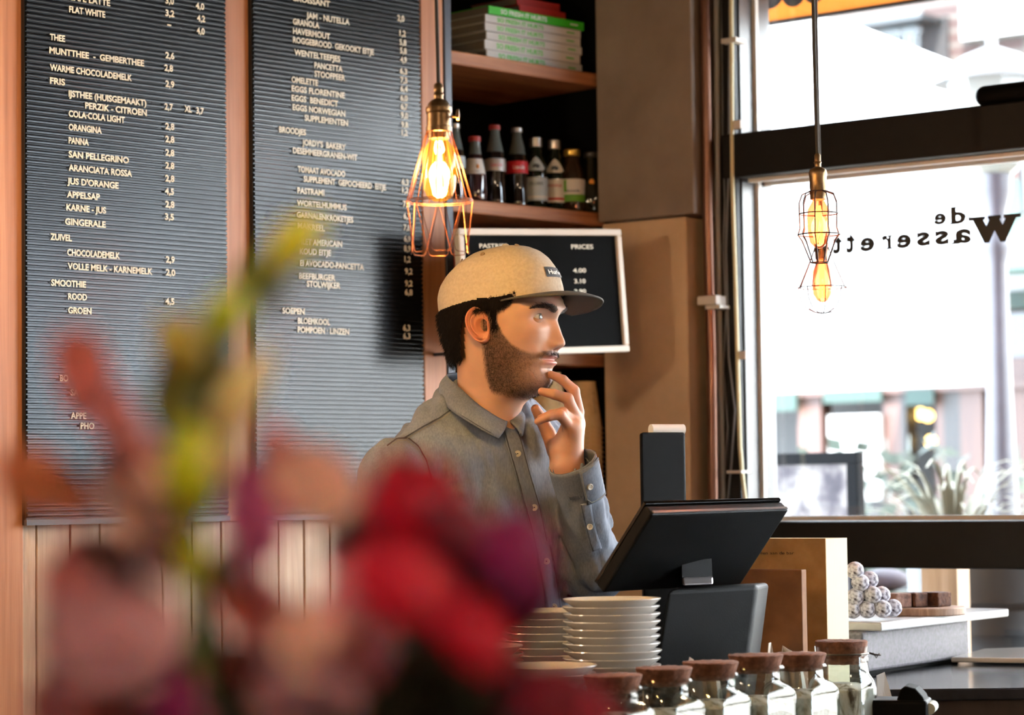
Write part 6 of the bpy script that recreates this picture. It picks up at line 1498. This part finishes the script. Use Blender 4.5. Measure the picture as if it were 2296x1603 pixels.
# trousers and shoes, below the counter
M_trs = mat('dark_trousers', '23252b', 0.85); M_shoe = mat('dark_shoes', '171514', 0.5)
hipc = M(1098, 1400, .04); hx, hy = hipc.x, hipc.y; W2 = lambda s, f, z: Vector((hx, hy, z)) + TS * s + TF * f
def leg_sdf(P):
    d = ell(P, W2(0, 0, .96), TA, (.158, .108, .13))
    for s in (-1, 1):
        d = smin(d, cap(P, W2(.085 * s, 0, .90), W2(.10 * s, .015, .50), .085, .060), .03); d = smin(d, cap(P, W2(.10 * s, .015, .50), W2(.11 * s, -.01, .10), .060, .048), .03)
    return d
V, F = nets(leg_sdf, [hx - .32, hy - .32, .03], [hx + .32, hy + .32, 1.08], .013); b_ = NB(); b_.add(V, F); b_.obj('trousers', M_trs, man, False)
for s in (-1, 1):
    c = W2(.11 * s, 0, 0); rows = []
    for f, w_, h_ in ((-.075, .022, .055), (-.06, .036, .085), (-.01, .040, .09), (.05, .043, .065), (.11, .046, .05), (.155, .036, .04), (.175, .014, .025)):
        rows.append([c + TF * f + TS * (w_ * math.cos(a)) + ZUP * (.002 + h_ * .5 * (1 + math.sin(a))) for a in arc(18)])
    MB().loft(rows).obj('shoe', M_shoe, man)
# ================================================================== bouquet close to the camera, glasses and bowl
DFL = 0.96; KF = DFL / FPX
def petal_mat(name, c1, c2):
    m = mat(name, c1, 0.6); noisy(m, ((.3, c1), (.7, c2)), 18, 3)
    bsdf(m).inputs['Subsurface Weight'].default_value = .15; bsdf(m).inputs['Subsurface Scale'].default_value = .01; return m
FM = dict(salmon=petal_mat('salmon_petal', 'f0aa9c', 'f6c0b2'), coral=petal_mat('coral_petal', 'dd6a58', 'ea8674'), rose=petal_mat('rose_petal', 'cc6c70', 'd8868a'), mauve=petal_mat('mauve_petal', 'b8788a', 'c8909c'),
          magenta=petal_mat('magenta_petal', 'a83c74', 'b85488'), red=petal_mat('red_petal', 'c00a30', 'd01638'), wine=petal_mat('wine_petal', '6a0e26', '821632'), plum=petal_mat('plum_petal', '7a1450', '901c64'), darkwine=petal_mat('dark_wine_petal', '34090f', '4a0e18'),
          orange=petal_mat('orange_brown_petal', 'b0603c', 'c4744c'), pink=petal_mat('pink_petal', 'd87088', 'e88a9c'),
          lime=petal_mat('lime_bud', 'a8b008', 'bcc41a'), yellow=petal_mat('yellow_green_bud', 'd0c80c', 'dcd420'), olive=petal_mat('olive_bud', '5c5c18', '70702a'), dolive=petal_mat('dark_olive_bud', '33301a', '444020'), cream=petal_mat('cream_yellow_petal', 'd8bc78', 'e4cc90'), ygold=petal_mat('gold_olive_bud', 'a49030', 'b8a444'))
M_stemg = mat('green_stem', '55641e', .6); M_stemd = mat('dark_stem', '2c2418', .7); M_fleaf = mat('dark_leaf', '1c2413', .6)
frn = random.Random(11)
def F3(x, y, dd=0.0): return at(x, y, DFL + dd)
def blossom(name, root, x, y, r, m_, dd=0.0, stretch=None, n=7):
    """layered cupped petals round a centre; r in pixels of the photo"""
    c = F3(x, y, dd); R = r * KF * 1.38; mb = MB()
    ax = (Vector((frn.uniform(-.5, .5), -1, frn.uniform(.0, .7)))).normalized(); u = ax.orthogonal().normalized(); v = ax.cross(u)
    S = None
    if stretch:
        ang, k = stretch; d = (RI * math.cos(ang) + ZUP * math.sin(ang)); S = (d, k)
    for lay, (rad, cup, cnt) in enumerate(((1.0, .25, n), (.78, .7, n - 1), (.5, 1.3, n - 2))):
        for i in range(cnt):
            a = 2 * math.pi * (i + .5 * lay) / cnt + frn.uniform(-.15, .15); rows = []
            L_ = R * rad * frn.uniform(.9, 1.1); W_ = L_ * .52
            dr = u * math.cos(a) + v * math.sin(a); sd = ax.cross(dr)
            for p in range(7):
                t = p / 6; wd = W_ * math.sin(math.pi * (t * .82 + .09)) ** .8
                ctr_ = c + dr * (L_ * t * math.cos(cup * t * .7)) + ax * (L_ * (math.sin(cup * t) * .75) - R * .18)
                rows.append([ctr_ + sd * (wd * q) + ax * (wd * .28 * q * q + .05 * L_ * math.sin(5 * q + i)) for q in (-1, -.5, 0, .5, 1)])
            mb.grid(rows)
    mb.ball(c - ax * R * .1, R * .42, 12, 8)
    if S:
        for w_ in mb.v: w_ += S[0] * ((w_ - c).dot(S[0]) * (S[1] - 1))
    return mb.obj(name, m_, root)
def bud(name, root, x, y, r, m_, dd, ang, k, twist=.0):
    c = F3(x, y, dd); R = r * KF * 1.12; d = RI * math.cos(ang) + ZUP * math.sin(ang); e = FI; s = d.cross(e); mb = MB(); rows = []
    for i in range(13):
        t = i / 12; q = math.sin(math.pi * min(t * .92 + .04, 1)) ** .75 * (1 - .25 * t)
        rows.append([c + d * (R * k * (t * 2 - 1)) + (e * math.cos(b) + s * math.sin(b)) * (R * q * (1 + .10 * math.cos(3 * b + t * 3))) for b in arc(18)])
    mb.loft(rows); return mb.obj(name, m_, root)
def stem(root, pts, r0, m_, dd=0.0, name='stem'):
    P = [F3(x, y, dd) for x, y in pts] ; rt = VB + Vector((frn.uniform(-.02, .02), frn.uniform(-.02, .02), .02)); n = 30
    ctl = [rt, VB + Vector(((P[0].x - VB.x) * .35, (P[0].y - VB.y) * .35, .235))] + P; out = []
    m__ = len(ctl) - 1
    for i in range(n):
        t = m__ * i / (n - 1); j = min(int(t), m__ - 1); f = t - j; p0, p1, p2, p3 = ctl[max(j - 1, 0)], ctl[j], ctl[j + 1], ctl[min(j + 2, m__)]
        out.append(.5 * ((2 * p1) + (p2 - p0) * f + (2 * p0 - 5 * p1 + 4 * p2 - p3) * f * f + (3 * p1 - p0 - 3 * p2 + p3) * f ** 3))
    return MB().tube(out, [r0 * (1 - .5 * i / n) for i in range(n)], 8).obj(name, m_, root)
vb = F3(520, 1650); VB = Vector((vb.x, vb.y, .97))
def fthing(name, label): return thing(name, label, 'flower', VB, None)
G = lambda d: math.radians(d)
f = fthing('bud_stem', 'tall out of focus stem of yellow green buds reaching over both menu boards')
stem(f, [(450, 1620), (435, 1320), (415, 1080), (450, 860), (520, 700), (640, 570)], .0045, M_stemg)
for x, y, r, c, a, k, dd in ((668, 540, 52, 'yellow', 50, 1.5, 0), (590, 630, 62, 'olive', 48, 1.5, .01), (405, 770, 58, 'ygold', 120, 1.3, -.01), (512, 705, 55, 'lime', 60, 1.1, -.02), (475, 800, 66, 'dolive', 100, 1.3, .01), (395, 895, 62, 'olive', 100, 1.5, 0), (435, 1055, 66, 'lime', 95, 1.5, -.01), (470, 930, 60, 'dolive', 80, 1.2, .01), (548, 880, 48, 'cream', 62, 2.2, -.02), (505, 1010, 42, 'cream', 66, 1.8, -.015), (430, 1230, 40, 'lime', 95, 2.2, 0), (505, 1290, 52, 'dolive', 80, 1.3, 0)):
    bud('bud', f, x, y, r, FM[c], dd, G(a), k)
f = fthing('pink_flower_stem', 'blurred pink flower stem at the far left with a salmon bloom and orange petal')
stem(f, [(470, 1640), (400, 1480), (290, 1330), (190, 1200)], .0075, M_stemd, .01)
for x, y, r, c, st in ((185, 845, 66, 'coral', (G(115), 1.3)), (255, 945, 70, 'rose', (G(120), 1.4)), (310, 1085, 110, 'salmon', (G(-15), 1.25)), (95, 1085, 62, 'orange', (G(-20), 1.6)), (350, 1215, 75, 'mauve', None)):
    blossom('bloom', f, x, y, r, FM[c], frn.uniform(-.02, .02), st)
stem(f, [(300, 1300), (270, 1100), (230, 900), (180, 830)], .0035, M_stemd, .015, 'side_stem')
f = fthing('pink_flower_stem', 'blurred mauve flower stem filling the lower left corner of the picture')
stem(f, [(420, 1640), (300, 1560), (220, 1400)], .005, M_stemd, -.01)
for x, y, r, c, st in ((200, 1300, 85, 'rose', None), (275, 1430, 105, 'mauve', None), (150, 1450, 80, 'mauve', (G(70), 1.3)), (260, 1555, 120, 'rose', None), (120, 1590, 70, 'rose', None), (395, 1570, 60, 'plum', (G(80), 1.3))):
    blossom('bloom', f, x, y, r, FM[c], frn.uniform(-.02, .02), st)
f = fthing('pink_flower_stem', 'blurred magenta and salmon flower stem in front of the second board\'s lower edge')
stem(f, [(520, 1630), (560, 1450), (570, 1280), (600, 1120)], .0035, M_stemg, .02)
for x, y, r, c, st in ((562, 1165, 62, 'magenta', (G(80), 1.6)), (632, 1055, 66, 'coral', (G(110), 1.3)), (705, 1085, 66, 'salmon', (G(-20), 1.25))):
    blossom('bloom', f, x, y, r, FM[c], frn.uniform(-.02, .02), st)
f = fthing('pink_flower_stem', 'blurred coral and rose flower stem at the bottom centre left')
stem(f, [(540, 1640), (600, 1540), (620, 1420)], .005, M_stemd, .0)
for x, y, r, c, st in ((545, 1350, 66, 'coral', (G(40), 1.4)), (610, 1420, 95, 'rose', None), (715, 1440, 85, 'salmon', None), (640, 1545, 105, 'mauve', None), (760, 1540, 60, 'mauve', None), (560, 1500, 60, 'rose', None)):
    blossom('bloom', f, x, y, r, FM[c], frn.uniform(-.02, .02), st)
f = fthing('pink_flower_stem', 'blurred pink flower stem with two petals left of the red flowers')
stem(f, [(560, 1650), (720, 1560), (810, 1450)], .004, M_stemg, .02)
for x, y, r, c, st in ((800, 1315, 55, 'pink', (G(60), 1.7)), (840, 1435, 60, 'pink', (G(65), 1.3))):
    blossom('bloom', f, x, y, r, FM[c], -.02, st)
f = fthing('red_flower_stem', 'blurred bright red flower stem in front of the man\'s right arm')
stem(f, [(580, 1640), (760, 1560), (860, 1420), (920, 1250)], .005, M_stemd, .03)
for x, y, r, c, st, dd in ((935, 1130, 88, 'red', (G(10), 1.1), 0), (845, 1175, 75, 'wine', None, .02), (905, 1315, 78, 'red', (G(-20), 1.15), -.02), (780, 1240, 58, 'darkwine', None, .02), (900, 1230, 80, 'wine', None, .03), (990, 1400, 90, 'darkwine', None, .04)):
    blossom('bloom', f, x, y, r, FM[c], dd, st)
f = fthing('red_flower_stem', 'blurred wine red and plum flower stem in front of the shirt buttons')
stem(f, [(600, 1650), (860, 1600), (1000, 1480), (1080, 1300)], .005, M_stemd, .03)
for x, y, r, c, st, dd in ((1030, 1185, 75, 'wine', (G(-25), 1.3), 0), (1090, 1270, 85, 'darkwine', None, .02), (1165, 1235, 62, 'plum', (G(80), 1.3), .0), (1060, 1415, 66, 'red', (G(-15), 1.2), -.02), (1130, 1350, 66, 'darkwine', None, .02), (1195, 1330, 46, 'plum', (G(85), 1.4), .02), (1010, 1300, 80, 'darkwine', None, .03)):
    blossom('bloom', f, x, y, r, FM[c], dd, st)
f = fthing('red_flower_stem', 'blurred dark red flower stem low in front of the leftmost cork jar')
stem(f, [(620, 1660), (900, 1680), (1150, 1650), (1280, 1600)], .004, M_stemd, .0)
for x, y, r, c, st, dd in ((1265, 1590, 75, 'wine', (G(-10), 1.3), 0), (1345, 1610, 55, 'red', None, 0), (1150, 1560, 80, 'wine', None, .01)):
    blossom('bloom', f, x, y, r, FM[c], dd, st)
f = fthing('leafy_stem', 'blurred dark green leaves low between the pink and red flowers')
stem(f, [(560, 1660), (800, 1600), (960, 1540)], .004, M_stemd, .02)
for x, y, a, ln in ((930, 1500, 20, 150), (850, 1550, 150, 130), (1000, 1560, 10, 160), (900, 1590, 60, 150), (1080, 1520, 30, 130), (700, 1620, 100, 120), (1060, 1600, -5, 150), (470, 1480, 95, 150), (455, 1560, 85, 130), (500, 1600, 75, 110)):
    p = F3(x, y, .02 + frn.uniform(-.02, .03)); d = RI * math.cos(G(a)) + ZUP * math.sin(G(a)); s = d.cross(FI).normalized(); L_ = ln * KF; rows = []
    for i in range(8):
        t = i / 7; wd = L_ * .36 * math.sin(math.pi * (.06 + .9 * t)); q = p + d * L_ * (t * 2 - 1) - FI * (.012 * t * t)
        rows.append([q - s * wd - FI * wd * .3, q, q + s * wd - FI * wd * .3])
    MB().grid(rows).obj('leaf', M_fleaf, f, solid=.001)
# vase and its little high table
tag(MB().lathe([(.036, 0), (.044, .003), (.052, .05), (.05, .12), (.038, .19), (.036, .215), (.042, .235), (.040, .235), (.034, .214), (.036, .19), (.047, .12), (.049, .05), (.04, .008), (.001, .006)], (VB.x, VB.y, .955), 36).obj('flower_vase', mat('vase_ceramic', '5a5650', .3)), 'grey ceramic vase holding the bouquet close to the camera', 'vase')
tb_ = thing('high_table', 'round dark wooden high table under the flower vase', 'table', Vector((VB.x, VB.y, 0)))
tl_ = Vector((VB.x, VB.y, 0))
MB().lathe([(.001, .925), (.26, .925), (.27, .93), (.27, .95), (.265, .955), (.001, .955)], tl_, 48).obj('table_top', M_cab, tb_)
MB().lathe([(.03, .03), (.025, .06), (.025, .925)], tl_, 20).obj('pedestal', M_black, tb_)
MB().lathe([(.001, 0), (.2, 0), (.2, .012), (.05, .03), (.001, .032)], tl_, 36).obj('foot', M_black, tb_)
# ---- tumblers and a bowl near the plates
M_tglass = pane_glass('tumbler_glass', (.93, .94, .94, 1), .09, .03)
def tumbler(label, px, D, r0, r1, h, zb):
    r = (px - PCX) / FPX * D; o = RF(r, D, zb)
    return tag(MB().lathe([(.001, 0), (r0, 0), (r0 + .001, .004), (r1, h), (r1 - .0018, h), (r0 - .001, .008), (.001, .007)], o, 32).obj('tumbler', M_tglass), label, 'glass')
tumbler('tall drinking glass behind the red flowers', 1068, 3.965, .026, .031, .155, RZ + .0004)
gl = tumbler('short glass with cutlery at the bottom edge left of the red flowers', 815, 3.72, .030, .038, .062, RZ + .0004)
go = RF((815 - PCX) / FPX * 3.72, 3.72, RZ)
M_steelc = mat('cutlery_steel', 'c8c8c8', .2, 1.0)
for i in range(3):
    a = go + Vector((.012 * math.cos(i * 2.1), .012 * math.sin(i * 2.1), .012)); b = go + Vector((.028 * math.cos(i * 2.1 + .4), .028 * math.sin(i * 2.1 + .4), .088 + .006 * i))
    tag(MB().tube([a, a.lerp(b, .6), b], [.0022, .0022, .0045], 8).obj('teaspoon', M_steelc), ('shortest', 'middle', 'tallest')[i] + ' steel teaspoon handle sticking out of the short glass', 'spoon')
bw_ = RF((795 - PCX) / FPX * 3.47, 3.47, CZ)
tag(MB().lathe([(.001, .004), (.028, .004), (.03, 0), (.034, 0), (.036, .01), (.043, .05), (.046, .112), (.0465, .117), (.044, .117), (.040, .05), (.03, .016), (.001, .014)], bw_, 40).obj('cream_cup', M_china), 'cream cup with its rim at the lower picture edge', 'cup')
